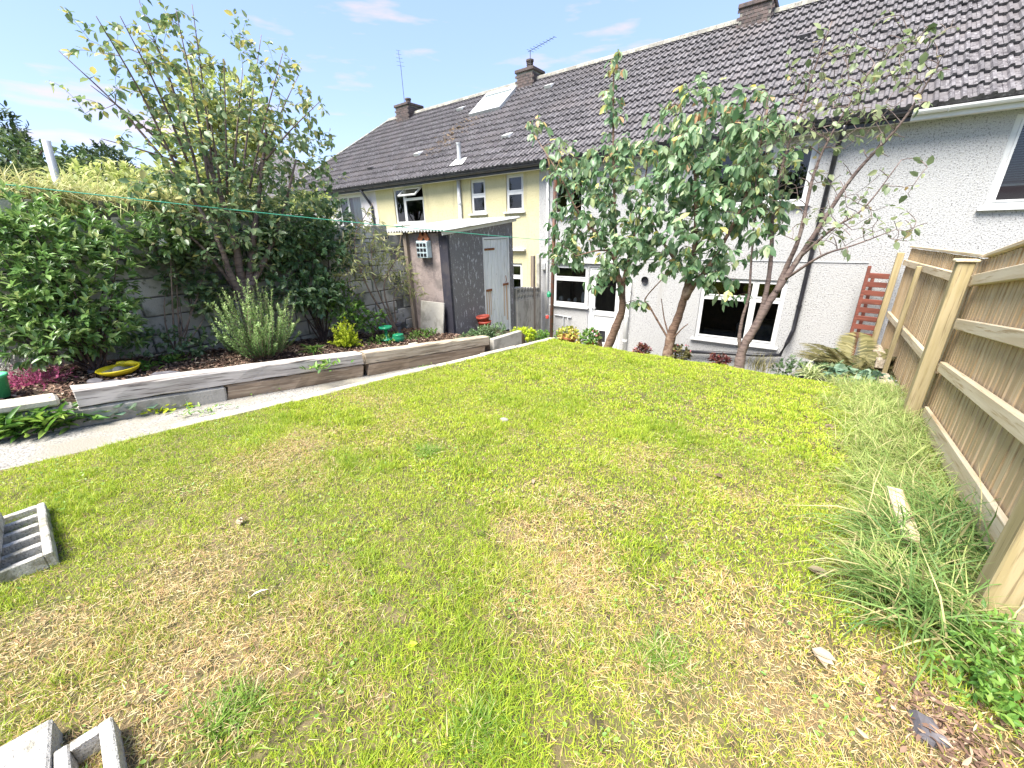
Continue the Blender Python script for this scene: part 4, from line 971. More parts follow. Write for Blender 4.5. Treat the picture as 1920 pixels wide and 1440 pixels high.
# uncut strip along the fence
g = np.random.default_rng(12); sp = []
for i in range(330):
    y = g.uniform(1.85, 6.4); ed = .56 if y < 3.6 else .5
    x = fx(y) - .1 - abs(g.normal(0, .22)) * 1.15
    if x < ed - .1: continue
    sp.append((x, y, lawn_z(y) - .005, 42, .045, .1, .26 if y < 5 else .2, (-.25 + g.normal(0, .12), -.12)))
V = long_grass('verge_grass', sp, '', (np.array([.13, .22, .045]), np.array([.4, .45, .15])), seed=4, wd=(.0018, .0062))
tag(link('verge_grass', V, MT['grass']), 'long uncut green grass growing along the foot of the fence', 'grass', kind='stuff')
def tuft(px, py, n, lo, hi, label, c0=(.06, .13, .03), c1=(.18, .28, .08), sp=.07, wd=(.004, .008), lean=(-.1, -.1)):
    p = onlawn(px, py); me = long_grass('tuft', [(p[0], p[1], p[2] - .01, n, sp, lo, hi, lean)], '', (np.array(c0), np.array(c1)), seed=int(px), wd=wd)
    off = Vector(p.tolist()); me.transform(Matrix.Translation(-off))
    tag(link('grass_tuft', me, MT['grass'], None, off), label, 'grass tuft', 'coarse grass tufts by the fence')
tuft(1715, 1050, 420, .2, .42, 'big dark arching grass tuft around the loose board', sp=.1)
tuft(1715, 1160, 280, .18, .36, 'dark grass tuft nearest the camera below the loose board', sp=.08, lean=(-.25, -.3))
tuft(1790, 1010, 260, .2, .4, 'dark grass tuft against the foot of the fence', sp=.08)
# stray lush tufts on the lawn and fallen bits
for i, (px, py, lb) in enumerate(((1240, 1240, 'dark lush grass clump near the bottom of the lawn, right of centre'), (880, 1390, 'lush grass clump at the bottom edge of the lawn'), (800, 850, 'bright upright grass clump in the middle of the lawn'), (410, 1350, 'green grass clump beside the dry patch near the hollow block'))):
    p = onlawn(px, py); me = long_grass('c', [(p[0] + random.gauss(0, .05), p[1] + random.gauss(0, .05), p[2] - .005, 26, .02, .035, .085, (0, 0)) for _ in range(20)], '', (np.array([.08, .17, .02]), np.array([.2, .3, .04])), 'blade', seed=50 + i, wd=(.0025, .0045))
    off = Vector(p.tolist()); me.transform(Matrix.Translation(-off)); tag(link('grass_clump', me, MT['grass'], None, off), lb, 'grass clump', 'lush clumps on the lawn')

g = np.random.default_rng(313); nc = 260; cx, cy = g.uniform(-3.6, .5, nc), g.uniform(-.3, 6.0, nc) * g.random(nc) ** .3; k = g.integers(0, nc, 2600); n = 2600
wx, wy = cx[k] + g.normal(0, .06, n), cy[k] + g.normal(0, .06, n); az = g.uniform(0, 6.283, n); e = g.uniform(.05, .7, n)
wm = leafmesh('lawn_weeds', np.stack([wx, wy, lawn_surface(wx, wy) + g.uniform(.004, .022, n)], -1), np.stack([np.cos(az) * np.cos(e), np.sin(az) * np.cos(e), np.sin(e)], -1), g.normal(0, .35, (n, 3)) + [0, 0, 1], g.uniform(.008, .022, n), g.uniform(.005, .013, n), 'round', g.uniform(.45, 1, n))
tag(link('lawn_weeds', wm, MT['lf_weed']), 'small clover and daisy leaves scattered through the lawn', 'weeds', kind='stuff')

# ================================================================== bark mulch on the bed
def chips(n, seed):
    g = np.random.default_rng(seed); y = g.uniform(-1, 5.15, n); x = g.uniform(-6.35, -4.62, n)
    keep = x < -4.96 + .1 * np.clip(y, 0, 2.8) + .075 * np.clip(y - 2.8, 0, 3); x, y = x[keep], y[keep]; n = len(x)
    z = bed_z(y) - .03 + .07 * (fbm(x * 2.2, y * 2.2, 11) - .4) + g.uniform(0, .02, n)
    az = g.uniform(0, 2 * math.pi, n); el = g.normal(0, .3, n)
    d = np.stack([np.cos(az) * np.cos(el), np.sin(az) * np.cos(el), np.sin(el)], -1); up = nrm(np.stack([g.normal(0, .45, n), g.normal(0, .45, n), np.ones(n)], -1))
    return leafmesh('bark_mulch', np.stack([x, y, z], -1), d, up, g.uniform(.02, .075, n), g.uniform(.008, .024, n), 'leaf', g.random(n) ** 1.4)
tag(link('bark_mulch', chips(16000, 5), MT['chip']), 'brown bark chips covering the flower bed', 'mulch', kind='stuff')

# ================================================================== plants
def blob_points(blobs, n, g, shell=.55):
    """points in a union of ellipsoids, denser near the surface; returns points and outward directions"""
    vol = np.array([b[1][0] * b[1][1] * b[1][2] for b in blobs]) ** .75; k = g.choice(len(blobs), n, p=vol / vol.sum())
    c = np.array([b[0] for b in blobs], float)[k]; r = np.array([b[1] for b in blobs], float)[k]
    u = nrm(g.normal(size=(n, 3))); rad = np.where(g.random(n) < shell, g.uniform(.78, 1.06, n), g.random(n) ** .45)
    rad *= 1 + .18 * (fbm(u[:, 0] * 2.3 + k * 5 + 9, u[:, 2] * 2.3 + u[:, 1] * 1.7 + 9, 13) - .5) * 2
    return c + u * r * rad[:, None], nrm(u / r)
def sprigs(name, pts, axis, per, ln, wd, kind, g, spread=.9, along=.06, gravity=.15, rfun=None):
    n = len(pts); N = n * per
    P = np.repeat(pts, per, 0); A = np.repeat(nrm(axis), per, 0)
    q = nrm(np.cross(A, g.normal(size=(N, 3)))); s = g.uniform(.5, 1.2, N)[:, None] * spread
    d = nrm(A + q * s + np.array([0, 0, -gravity])); t = np.tile(np.arange(per) / per, n)
    P = P + A * (t * along)[:, None] - A * along * .5
    up = nrm(A * .6 + np.array([0, 0, .8]) + g.normal(0, .2, (N, 3)))
    base = np.repeat(g.random(n), per)
    r = np.clip(.6 * base + .4 * g.random(N), 0, 1)
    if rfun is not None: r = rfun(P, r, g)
    L_ = g.uniform(ln * .6, ln * 1.15, N); return leafmesh(name, P, d, up, L_, L_ * wd / ln, kind, r)
def stems_mesh(base, pts, g, r0=.012, r1=.003, k=4, sway=.08):
    m = MB()
    for p in pts:
        b = np.array(base) + g.normal(0, .03, 3) * [1, 1, 0]; P = []
        mid = (b + p) / 2 + g.normal(0, sway, 3); mid[2] += .05
        for i in range(k + 1):
            t = i / k; P.append(b * (1 - t) ** 2 + 2 * mid * t * (1 - t) + np.array(p) * t * t)
        m.tube(P, [r0 + (r1 - r0) * i / k for i in range(k + 1)], 5)
    return m
def local(me, off): me.transform(Matrix.Translation(-Vector([float(c) for c in off]))); return me
def shrub(name, base, label, cat, blobs, n, per, ln, wd, mat, kind='leaf', seed=1, nst=14, stem='barkdark', spread=.9, along=.06, gravity=.15, upb=.35, shell=.55, r0=.012, group=None, rfun=None):
    g = np.random.default_rng(seed); T = thing(name, base, label, cat, group)
    P, O = blob_points(blobs, n, g, shell)
    ax = nrm(O + np.array([0, 0, upb]) + g.normal(0, .35, O.shape))
    link('crown', local(sprigs('crown', P, ax, per, ln, wd, kind, g, spread, along, gravity, rfun), base), MT[mat], T)
    if nst: stems_mesh(base, P[:nst], g, r0).build('stem', MT[stem], T)
    return T

def curve(pts, n=8):
    """Catmull-Rom through the points"""
    P = [np.array(p, float) for p in pts]; P = [2 * P[0] - P[1]] + P + [2 * P[-1] - P[-2]]; out = []
    for i in range(1, len(P) - 2):
        for k in range(n):
            t = k / n; a, b, c, d = P[i - 1:i + 3]
            out.append(.5 * (2 * b + (c - a) * t + (2 * a - 5 * b + 4 * c - d) * t * t + (3 * b - 3 * c + d - a) * t ** 3))
    out.append(P[-2]); return out
def tree(name, base, label, limbs, blobs, ntw, leaf, mat, bark, seed, leafper=1.0, droop=.55, bare=.3, twig_r=.006, rfun=None, spacing=.028, group=None, cat='tree', sway=.1, tip=.0016):
    """limbs: (points, r0, r1); twigs grow from the limbs to points spread in the blobs; leaves sit along the outer twigs"""
    g = np.random.default_rng(seed); T = thing(name, base, label, cat, group); tr = MB(); nodes = []; nrad = []
    for (pts, r0, r1) in limbs:
        c = curve(pts, 6); n = len(c); rr = [r0 + (r1 - r0) * (i / (n - 1)) ** .8 for i in range(n)]
        rr = [r * (1 + .07 * math.sin(i * 1.9 + seed)) for i, r in enumerate(rr)]
        tr.tube(c, rr, 9)
        nodes += c[n // 4:]; nrad += rr[n // 4:]
    tr.build('trunk', MT[bark], T, smooth=True)
    tg, _ = blob_points(blobs, ntw, g, .5); nodes = np.array(nodes); nrad = np.array(nrad)
    dist = np.min(np.linalg.norm(tg[:, None] - nodes[None], axis=-1), 1); tw = MB(); LP, LD, LT = [], [], []
    for i in np.argsort(dist):
        p = tg[i]; dd = np.linalg.norm(nodes - p, axis=1) + .35 * np.clip(nodes[:, 2] - p[2] + .1, 0, 9) + (nrad < .005) * .05
        j = int(np.argmin(dd)); a = nodes[j]; ln = np.linalg.norm(p - a)
        if ln < .03: continue
        mid = (a + p) / 2 + g.normal(0, sway * ln, 3) + np.array([0, 0, .1 * ln]); K = 5
        P = [a * (1 - t) ** 2 + 2 * mid * t * (1 - t) + p * t * t for t in np.linspace(0, 1, K + 1)]
        r0 = min(nrad[j] * .7, twig_r * (.5 + ln)); r0 = max(r0, tip); R = [r0 + (tip - r0) * (k / K) for k in range(K + 1)]
        tw.tube(P, R, 4, cap=False)
        nodes = np.concatenate([nodes, P[1:]]); nrad = np.concatenate([nrad, R[1:]])
        s = np.arange(max(ln * bare, .0), ln, spacing) / ln
        for t in s:
            LP.append(a * (1 - t) ** 2 + 2 * mid * t * (1 - t) + p * t * t); LD.append(nrm(2 * (1 - t) * (mid - a) + 2 * t * (p - mid)))
        for _ in range(3): LP.append(p); LD.append(nrm(p - mid))
    tw.build('branch', MT[bark], T)['kind'] = 'stuff'
    LP, LD = np.array(LP), np.array(LD); keep = g.random(len(LP)) < leafper; LP, LD = LP[keep], LD[keep]; n = len(LP)
    d = nrm(LD * .5 + g.normal(0, .55, (n, 3)) + np.array([0, 0, -droop])); up = nrm(g.normal(0, .5, (n, 3)) + np.array([0, 0, 1.0]) + LD * .3)
    L_ = g.uniform(leaf[0] * .42, leaf[0] * 1.2, n); r = np.clip(g.normal(.45, .25, n), 0, .93); r = np.where(g.random(n) < .012, .985, r)
    if rfun is not None: r = rfun(LP, r, g)
    link('crown', local(leafmesh('crown', LP + d * .012, d, up, L_, L_ * leaf[1], 'leaf', r), base), MT[mat], T)
    return T

def A(px, py, Y): return at(px, py, Y=Y)
# ---- three young trees at the far edge of the lawn
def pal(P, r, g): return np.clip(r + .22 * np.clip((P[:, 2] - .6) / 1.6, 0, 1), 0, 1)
Y1 = 6.6
b1 = A(1140, 648, Y1)
tree('cherry_tree', b1, 'leafy tree with a bent trunk in front of the white back door', [
    ([A(1138, 655, Y1), A(1155, 612, Y1), A(1167, 577, Y1), A(1163, 535, Y1), A(1154, 494, Y1), A(1153, 450, Y1), A(1152, 380, Y1 - .05), A(1150, 250, Y1), A(1150, 130, Y1)], .085, .008),
    ([A(1166, 572, Y1), A(1170, 525, Y1 + .05), A(1182, 470, Y1 + .15), A(1200, 400, Y1 + .2), A(1215, 300, Y1 + .2)], .05, .008),
    ([A(1154, 490, Y1), A(1120, 440, Y1 - .15), A(1085, 400, Y1 - .2), A(1050, 330, Y1 - .3), A(1000, 250, Y1 - .3)], .035, .005),
    ([A(1154, 470, Y1), A(1120, 470, Y1 - .3), A(1080, 480, Y1 - .5)], .025, .005)],
    [(A(1090, 400, 6.5), (.55, .5, .65)), (A(1060, 470, 6.4), (.4, .4, .38)), (A(1150, 330, 6.5), (.5, .5, .6)), (A(1170, 450, 6.4), (.45, .5, .55)), (A(1060, 300, 6.4), (.4, .35, .4)), (A(1150, 200, 6.6), (.16, .2, .75)), (A(1130, 520, 6.4), (.35, .4, .2)), (A(1200, 575, 6.45), (.12, .12, .15)), (A(1000, 240, 6.3), (.25, .2, .22))],
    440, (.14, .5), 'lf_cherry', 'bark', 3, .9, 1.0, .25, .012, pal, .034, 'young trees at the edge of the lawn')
Y2 = 6.6
b2 = A(1254, 665, Y2)
tree('cherry_tree', b2, 'tallest leafy tree with a forked reddish trunk, middle of the three', [
    ([A(1251, 672, Y2), A(1259, 627, Y2), A(1272, 594, Y2), A(1286, 545, Y2), A(1292, 520, Y2), A(1302, 470, Y2), A(1305, 400, Y2 - .05), A(1300, 300, Y2), A(1275, 200, Y2)], .088, .01),
    ([A(1285, 560, Y2), A(1300, 535, Y2 - .05), A(1330, 500, Y2 - .1), A(1356, 455, Y2 - .1), A(1390, 390, Y2), A(1420, 300, Y2), A(1440, 200, Y2)], .055, .008),
    ([A(1256, 640, Y2), A(1238, 610, Y2 - .05), A(1218, 575, Y2 - .1), A(1210, 560, Y2 - .12), A(1240, 525, Y2 - .2), A(1265, 500, Y2 - .2)], .02, .006),
    ([A(1256, 635, Y2), A(1246, 600, Y2 + .05), A(1240, 560, Y2 + .05)], .016, .006), ([A(1258, 640, Y2), A(1275, 620, Y2 - .1), A(1290, 607, Y2 - .12)], .016, .006),
    ([A(1292, 520, Y2), A(1260, 480, Y2 + .1), A(1225, 420, Y2 + .1), A(1200, 330, Y2)], .035, .006)],
    [(A(1270, 400, 6.4), (.7, .65, .7)), (A(1380, 400, 6.4), (.6, .6, .65)), (A(1330, 290, 6.5), (.7, .6, .6)), (A(1230, 280, 6.5), (.5, .5, .55)), (A(1420, 300, 6.4), (.45, .5, .6)), (A(1300, 500, 6.35), (.5, .4, .2)), (A(1360, 545, 6.3), (.3, .3, .17)), (A(1210, 470, 6.3), (.3, .3, .35)), (A(1300, 200, 6.5), (.4, .35, .35)), (A(1400, 220, 6.5), (.3, .3, .35))],
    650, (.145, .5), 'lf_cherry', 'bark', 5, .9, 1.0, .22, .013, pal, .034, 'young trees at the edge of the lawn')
Y3 = 6.4
b3 = A(1386, 690, Y3)
tree('cherry_tree', b3, 'nearly bare tree with long slanting branches, rightmost of the three', [
    ([A(1384, 697, Y3), A(1392, 655, Y3), A(1412, 620, Y3), A(1440, 570, Y3), A(1468, 528, Y3), A(1497, 485, Y3), A(1540, 420, Y3 - .05), A(1600, 330, Y3 - .1), A(1690, 230, Y3 - .15), A(1760, 120, Y3 - .2)], .075, .006),
    ([A(1405, 632, Y3), A(1425, 590, Y3), A(1438, 540, Y3), A(1446, 480, Y3 + .05), A(1450, 400, Y3 + .05), A(1470, 300, Y3 + .05), A(1520, 150, Y3), A(1560, 40, Y3)], .045, .006),
    ([A(1390, 660, Y3), A(1386, 635, Y3 - .05), A(1392, 597, Y3 - .05), A(1404, 554, Y3 - .05), A(1408, 500, Y3 - .05), A(1415, 400, Y3), A(1420, 300, Y3), A(1440, 180, Y3)], .03, .005),
    ([A(1455, 548, Y3), A(1475, 500, Y3), A(1500, 440, Y3 - .1), A(1525, 330, Y3 - .1), A(1560, 250, Y3 - .1), A(1640, 120, Y3 - .1)], .04, .005),
    ([A(1500, 482, Y3), A(1560, 430, Y3 - .2), A(1620, 390, Y3 - .3), A(1690, 300, Y3 - .3)], .02, .004),
    ([A(1470, 525, Y3), A(1540, 480, Y3 - .3), A(1600, 460, Y3 - .4), A(1680, 430, Y3 - .5)], .02, .004)],
    [(A(1560, 330, 6.3), (.75, .5, .7)), (A(1620, 160, 6.2), (.6, .4, .6)), (A(1500, 200, 6.3), (.5, .4, .7)), (A(1600, 430, 6.1), (.55, .4, .3)), (A(1450, 330, 6.3), (.3, .3, .6)), (A(1720, 80, 6.1), (.3, .3, .4))],
    560, (.09, .6), 'lf_pale', 'barkgrey', 8, .24, .5, .3, .009, None, .045, 'young trees at the edge of the lawn', sway=.07, tip=.0034)

# ---- big multi-stemmed tree by the wall on the left
XT = -6.05
def B(px, py, X=XT): return at(px, py, X=X)
bt = B(455, 590); bt[2] = bed_z(bt[1])
wh = [(110, 95), (180, 30), (225, 30), (262, 5), (330, 20), (360, 8), (420, 110), (490, 65), (530, 100), (560, 140), (600, 190), (170, 160), (190, 260), (300, 90), (385, 180), (455, 130)]
limbs = [([bt + [0, 0, -.1], B(455, 545), B(450, 510), B(440, 450), B(415, 370), B(380, 280)], .075, .02), ([B(458, 560), B(470, 500), B(478, 430), B(490, 330), B(500, 240)], .06, .015), ([B(456, 560), B(430, 510, XT + .1), B(415, 465, XT + .1), B(380, 400, XT), B(320, 320, XT)], .05, .012),
         ([B(462, 550), B(500, 480, XT + .1), B(530, 400, XT + .15), B(555, 300, XT + .2)], .045, .012), ([B(452, 560), B(425, 520, XT - .05), B(385, 470), B(340, 430)], .03, .01)]
gw = np.random.default_rng(44)
for (px, py) in wh:
    fy = 330 + gw.uniform(-40, 40); fxp = 430 + (px - 430) * .38
    xo = gw.uniform(-.35, .45)
    limbs.append(([B(fxp, fy, XT), B(fxp * .55 + px * .45, fy * .5 + py * .5, XT + xo * .5), B(px, py, XT + xo)], .016, .0035))
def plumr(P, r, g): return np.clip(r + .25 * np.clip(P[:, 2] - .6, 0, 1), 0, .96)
tree('plum_tree', bt, 'tall multi-stemmed tree with long whippy shoots beside the block wall', limbs,
     [(B(440, 400), (.7, .95, .6)), (B(520, 330), (.6, .7, .75)), (B(400, 260), (.55, .8, .8)), (B(330, 330), (.45, .6, .5)), (B(560, 260), (.4, .5, .7)), (B(590, 320), (.35, .4, .6)), (B(330, 150), (.35, .55, .7)), (B(490, 160), (.35, .6, .7)), (B(280, 60), (.25, .7, .4)), (B(440, 450), (.45, .8, .3)), (B(490, 480), (.4, .6, .3)), (B(400, 400), (.5, .8, .4)), (B(560, 440), (.4, .5, .35)), (B(200, 170), (.25, .4, .4))],
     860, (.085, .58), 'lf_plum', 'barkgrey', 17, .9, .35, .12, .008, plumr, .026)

# ---- shrubs of the bed
def D_(px, py, X=-6.0): return at(px, py, X=X)
bc = D_(170, 660, -5.75); bc[2] = bed_z(bc[1])
shrub('evergreen_shrub', bc, 'large glossy evergreen shrub with white flowers covering the wall on the left', 'shrub',
      [(D_(100, 520, -5.9), (.42, .62, .55)), (D_(40, 470, -6.0), (.4, .5, .55)), (D_(160, 590, -5.75), (.42, .38, .36)), (D_(200, 440, -6.15), (.32, .85, .3)), (D_(90, 430, -6.2), (.3, .6, .25)), (D_(240, 620, -5.8), (.25, .16, .2)), (D_(100, 640, -5.65), (.35, .35, .2)), (D_(320, 435, -6.25), (.2, .35, .15)), (D_(20, 540, -6.0), (.3, .4, .3)), (D_(70, 600, -5.8), (.4, .4, .3))],
      1500, 7, .085, .03, 'lf_choisya', 'leaf', 21, 20, 'barkdark', 1.0, .05, .05, .55, .6)
# white flower heads on it
WF = thing('white_flower', D_(305, 455, -5.95), 'single white starry flower above the bare patch of wall', 'flower'); p = D_(305, 455, -5.95)
g = np.random.default_rng(2); u = nrm(g.normal(size=(26, 3))); link('petal', local(leafmesh('petal', np.tile(p, (26, 1)), u, g.normal(size=(26, 3)), .05, .016, 'slim', g.uniform(.5, 1, 26)), p), MT['lf_white'], WF)
bs = D_(600, 600, -6.0); bs[2] = bed_z(bs[1])
shrub('viburnum_shrub', bs, 'dark leafy shrub against the wall between the tall tree and the shed', 'shrub',
      [(D_(590, 470, -6.0), (.35, .55, .5)), (D_(570, 540, -5.9), (.35, .5, .3)), (D_(625, 430, -6.1), (.25, .35, .45)), (D_(540, 440, -6.0), (.3, .4, .4)), (D_(600, 560, -5.8), (.3, .35, .25)), (D_(480, 470, -6.15), (.2, .5, .35))],
      900, 6, .085, .04, 'lf_dark', 'leaf', 23, 16, 'barkdark', .9, .1, .3, .3, .5)
bq = D_(320, 640, -6.1); bq[2] = bed_z(bq[1])
shrub('climbing_shrub', bq, 'thin leafy climber against the bare block wall', 'shrub',
      [(D_(345, 500, -6.2), (.15, .3, .2)), (D_(370, 540, -6.15), (.15, .35, .22)), (D_(335, 460, -6.2), (.14, .35, .2)), (D_(400, 570, -6.1), (.15, .25, .2))], 190, 5, .08, .05, 'lf_plum', 'round', 24, 7, 'twig', .9, .12, .3, .2, .4)
bh = D_(330, 660, -5.9); bh[2] = bed_z(bh[1])
shrub('low_groundcover', bh, 'low dark leaves at the foot of the bare wall', 'plant', [(D_(300, 640, -5.95), (.2, .5, .12)), (D_(390, 645, -6.0), (.2, .4, .1))], 130, 5, .06, .035, 'lf_dark', 'leaf', 25, 0)
# rosemary
def spires(name, base, label, cat, n, hmin, hmax, spread, mat, ln, wd, per, seed, group=None, tilt=.5, stem='twig', stemr=.006, cone=.35):
    g = np.random.default_rng(seed); T = thing(name, base, label, cat, group); m = MB(); P, D, U, Rn = [], [], [], []
    for i in range(n):
        az = g.uniform(0, 2 * math.pi); q = g.random() ** .6; b = np.array(base) + [math.cos(az) * q * spread * .35, math.sin(az) * q * spread * .35, 0]
        h = g.uniform(hmin, hmax) * (1.05 - cone * q); d = nrm(np.array([math.cos(az) * q * tilt, math.sin(az) * q * tilt, 1.0])); bow = g.normal(0, .06, 3)
        c = [b + d * h * t + np.array([math.cos(az) * q, math.sin(az) * q, 0]) * spread * .45 * math.sin(t * 1.4) * (1 - .35 * t) + bow * t * t for t in np.linspace(0, 1, 7)]
        m.tube(c, [stemr * (1 - .75 * k / 6) for k in range(7)], 4); c = np.array(c)
        t = g.uniform(.12, 1, per); k = np.minimum((t * 6).astype(int), 5); f = t * 6 - k; p = c[k] * (1 - f)[:, None] + c[k + 1] * f[:, None]; tg = nrm(c[k + 1] - c[k])
        s = nrm(np.cross(tg, g.normal(size=(per, 3)))); P.append(p); D.append(nrm(tg * .75 + s * .75)); U.append(tg); Rn.append(np.clip(.25 + .55 * t ** 2 + g.normal(0, .15, per), 0, 1))
    P, D, U, Rn = map(np.concatenate, (P, D, U, Rn)); N = len(P)
    m.build('stem', MT[stem], T); link('crown', local(leafmesh('crown', P, D, U + g.normal(0, .2, U.shape), g.uniform(ln * .6, ln * 1.1, N), wd, 'slim', Rn), base), MT[mat], T); return T
br = onbed(495, 668)
spires('rosemary_bush', br, 'upright grey-green rosemary bush in the middle of the bed', 'shrub', 120, .35, .98, .5, 'lf_rosemary', .04, .008, 170, 31, None, .3)
bl = onbed(650, 648)
spires('dwarf_conifer', bl, 'small bright lime green cone-shaped conifer', 'conifer', 120, .3, .37, .2, 'lf_lime', .035, .012, 60, 33, None, .25, 'twig', .003, .85)
# pale wispy shrub before the shed, brown and thin
bw_ = onbed(705, 600); bw_[0] = -5.75; bw_[1] = 4.3; bw_[2] = bed_z(4.3)
def Wp(px, py, X=-5.7): return at(px, py, X=X)
tree('buddleia_shrub', bw_, 'straggly half-bare shrub with pale thin leaves in front of the shed', [([bw_, Wp(690, 540), Wp(665, 450), Wp(700, 380)], .02, .004), ([bw_, Wp(720, 540), Wp(745, 480), Wp(755, 420)], .018, .004), ([bw_, Wp(740, 550), Wp(775, 520)], .014, .003), ([bw_, Wp(700, 520), Wp(700, 430)], .016, .003), ([bw_, Wp(670, 560), Wp(650, 500)], .014, .003)],
     [(Wp(690, 470), (.25, .4, .45)), (Wp(740, 500), (.25, .35, .4)), (Wp(770, 540), (.2, .25, .2)), (Wp(660, 510), (.2, .3, .3)), (Wp(700, 420), (.12, .25, .25))], 260, (.11, .17), 'lf_straw', 'twig', 37, .75, .3, .25, .008, None, .035, None, 'shrub')
bd = onbed(670, 620); bd[0] = -5.8; bd[2] = bed_z(bd[1])
shrub('leafy_shrub', bd, 'green leafy shrub behind the lime conifer', 'shrub', [(D_(650, 590, -5.7), (.25, .35, .22)), (D_(690, 600, -5.7), (.2, .3, .18)), (D_(640, 560, -5.85), (.2, .3, .25))], 260, 5, .07, .03, 'lf_weed', 'leaf', 39, 8, 'twig')
# heap of prunings beside the shed
bp = onbed(765, 600); g = np.random.default_rng(77); n = 900; P = bp + np.clip(g.normal(0, 1, (n, 3)), -2, 2) * [.22, .32, .02]; hh = np.exp(-(((P[:, 0] - bp[0]) / .3) ** 2 + ((P[:, 1] - bp[1]) / .42) ** 2)) * .3
P[:, 2] = bed_z(P[:, 1]) + hh * g.uniform(.3, 1, n); az = g.uniform(0, 6.3, n)
PH = thing('pruning_heap', bp, 'heap of dead prunings and leaves beside the shed', 'heap')
link('dead_leaf', local(leafmesh('dead_leaf', P, np.stack([np.cos(az), np.sin(az), g.normal(0, .5, n)], -1), g.normal(size=(n, 3)) + [0, 0, 1], g.uniform(.04, .1, n), g.uniform(.015, .05, n), 'leaf', g.random(n) * .7), bp), MT['lf_dead'], PH)['kind'] = 'stuff'
m = MB()
for i in range(26):
    c = bp + np.array([g.normal(0, .2), g.normal(0, .28), .08 + g.random() * .15]); d = nrm(g.normal(size=3) * [1, 1, .35]) * g.uniform(.15, .32); m.tube([c - d, c, c + d], [.009, .008, .004], 5)
m.build('twig', MT['twig'], PH)
# low plants by the edge of the bed
def rosette(name, p, label, cat, n, ln, wd, mat, seed, kind='strap', el=(.2, 1.2), group=None, spread=.02, droop=1.5, parent=None, part='leaf'):  # leaves too small to pick apart
    g = np.random.default_rng(seed); T = parent or thing(name, p, label, cat, group); az = g.uniform(0, 6.283, n); e = g.uniform(*el, n)
    d = np.stack([np.cos(az) * np.cos(e), np.sin(az) * np.cos(e), np.sin(e)], -1); P = np.array(p) + g.normal(0, spread, (n, 3)) * [1, 1, .1]
    link(part, local(leafmesh(part, P, d, np.tile([0, 0, 1.0], (n, 1)) + g.normal(0, .15, (n, 3)), g.uniform(ln * .6, ln * 1.15, n), g.uniform(wd * .7, wd * 1.2, n), kind, g.random(n), None, g.uniform(.5, droop, n)), _org(T)), MT[mat], T)['kind'] = 'stuff'; return T
rosette('strap_plant', onbed(588, 660), 'low green strap-leaved plant between rosemary and lime conifer', 'plant', 40, .22, .018, 'lf_weed', 61, el=(.15, .8), droop=2.2)
for i, (px, py, lb) in enumerate(((265, 690, 'small leafy weed right of the yellow bird bath'), (150, 672, 'low green weed under the evergreen shrub, left of the bird bath'), (320, 675, 'small leafy weed on the bark between bird bath and rosemary'), (600, 690, 'tiny weed in front of the strap-leaved plant'))):
    rosette('weed', onbed(px, py), lb, 'weed', 46, .1, .03, 'lf_weed', 70 + i, 'leaf', (.1, 1.1), 'weeds in the flower bed', .09)
bhp = onbed(905, 606)
shrub('hebe_shrub', (-4.62, 5.35, -1.8), 'low dark green spreading shrub at the shed door end of the bed', 'shrub', [((-4.65, 5.3, -1.72), (.16, .3, .12)), ((-4.6, 5.6, -1.74), (.16, .3, .13)), ((-4.7, 5.0, -1.74), (.14, .3, .07))], 330, 6, .05, .018, 'lf_dark', 'leaf', 81, 6, 'twig')
shrub('low_groundcover', onbed(800, 636), 'low yellow-green ground cover near the green bowls', 'plant', [(onbed(790, 630) + [0, 0, .03], (.15, .35, .06)), (onbed(720, 640) + [0, 0, .03], (.15, .3, .06))], 170, 5, .045, .02, 'lf_weed', 'leaf', 82, 0)
pfern = at(985, 640, Y=6.5); shrub('fern_clump', pfern, 'yellow-green ferny plant behind the end of the edging stones', 'plant', [((pfern[0], 6.55, -1.98), (.18, .18, .12)), ((pfern[0] - .2, 6.6, -2.0), (.18, .18, .1))], 160, 6, .06, .022, 'lf_lime', 'leaf', 83, 0, gravity=.4)
tag(shrub('low_hedge', (-4.3, 6.9, -2.4), 'dark green leaves behind the concrete panel', 'plant', [((-4.4, 6.7, -2.08), (.25, .2, .12)), ((-4.25, 7.0, -2.1), (.3, .25, .12))], 160, 5, .06, .03, 'lf_weed', 'leaf', 84, 0))
# heathers
spires('pink_heather', onbed(58, 718), 'low deep pink heather at the left end of the bed', 'plant', 120, .08, .17, .3, 'lf_heather', .016, .007, 40, 91, None, 1.6, 'twig', .002)
spires('white_heather', onbed(14, 706), 'pale whitish heather at the left edge beside the pink one', 'plant', 100, .08, .17, .28, 'lf_white', .016, .007, 40, 92, None, 1.5, 'twig', .002)
# weeds along the path
def pathweed(spots, label, mat, ln, wd, seed, kind='leaf', n=110):
    p0 = onpath(*spots[0]); T = thing('path_weed', p0, label, 'weed', 'weeds along the path')
    g = np.random.default_rng(seed); P = np.concatenate([onpath(*s) + [.1, 0, 0] + g.normal(0, 1, (n, 3)) * [.06, .09, 0] for s in spots]); N = len(P); az = g.uniform(0, 6.3, N); e = g.uniform(.1, 1.2, N)
    P[:, 2] = path_z(P[:, 1]) + g.uniform(0, ln * .9, N)
    link('leaf', local(leafmesh('leaf', P, np.stack([np.cos(az) * np.cos(e), np.sin(az) * np.cos(e), np.sin(e) * .6], -1), g.normal(0, .3, (N, 3)) + [0, 0, 1], g.uniform(ln * .6, ln * 1.2, N), g.uniform(wd * .7, wd * 1.2, N), kind, g.random(N)), p0), MT[mat], T)['kind'] = 'stuff'
pathweed([(20, 810), (60, 805), (100, 800), (140, 790), (40, 795), (5, 815)], 'dark dandelion-like weeds at the foot of the rough blocks', 'lf_weed', .16, .035, 101)
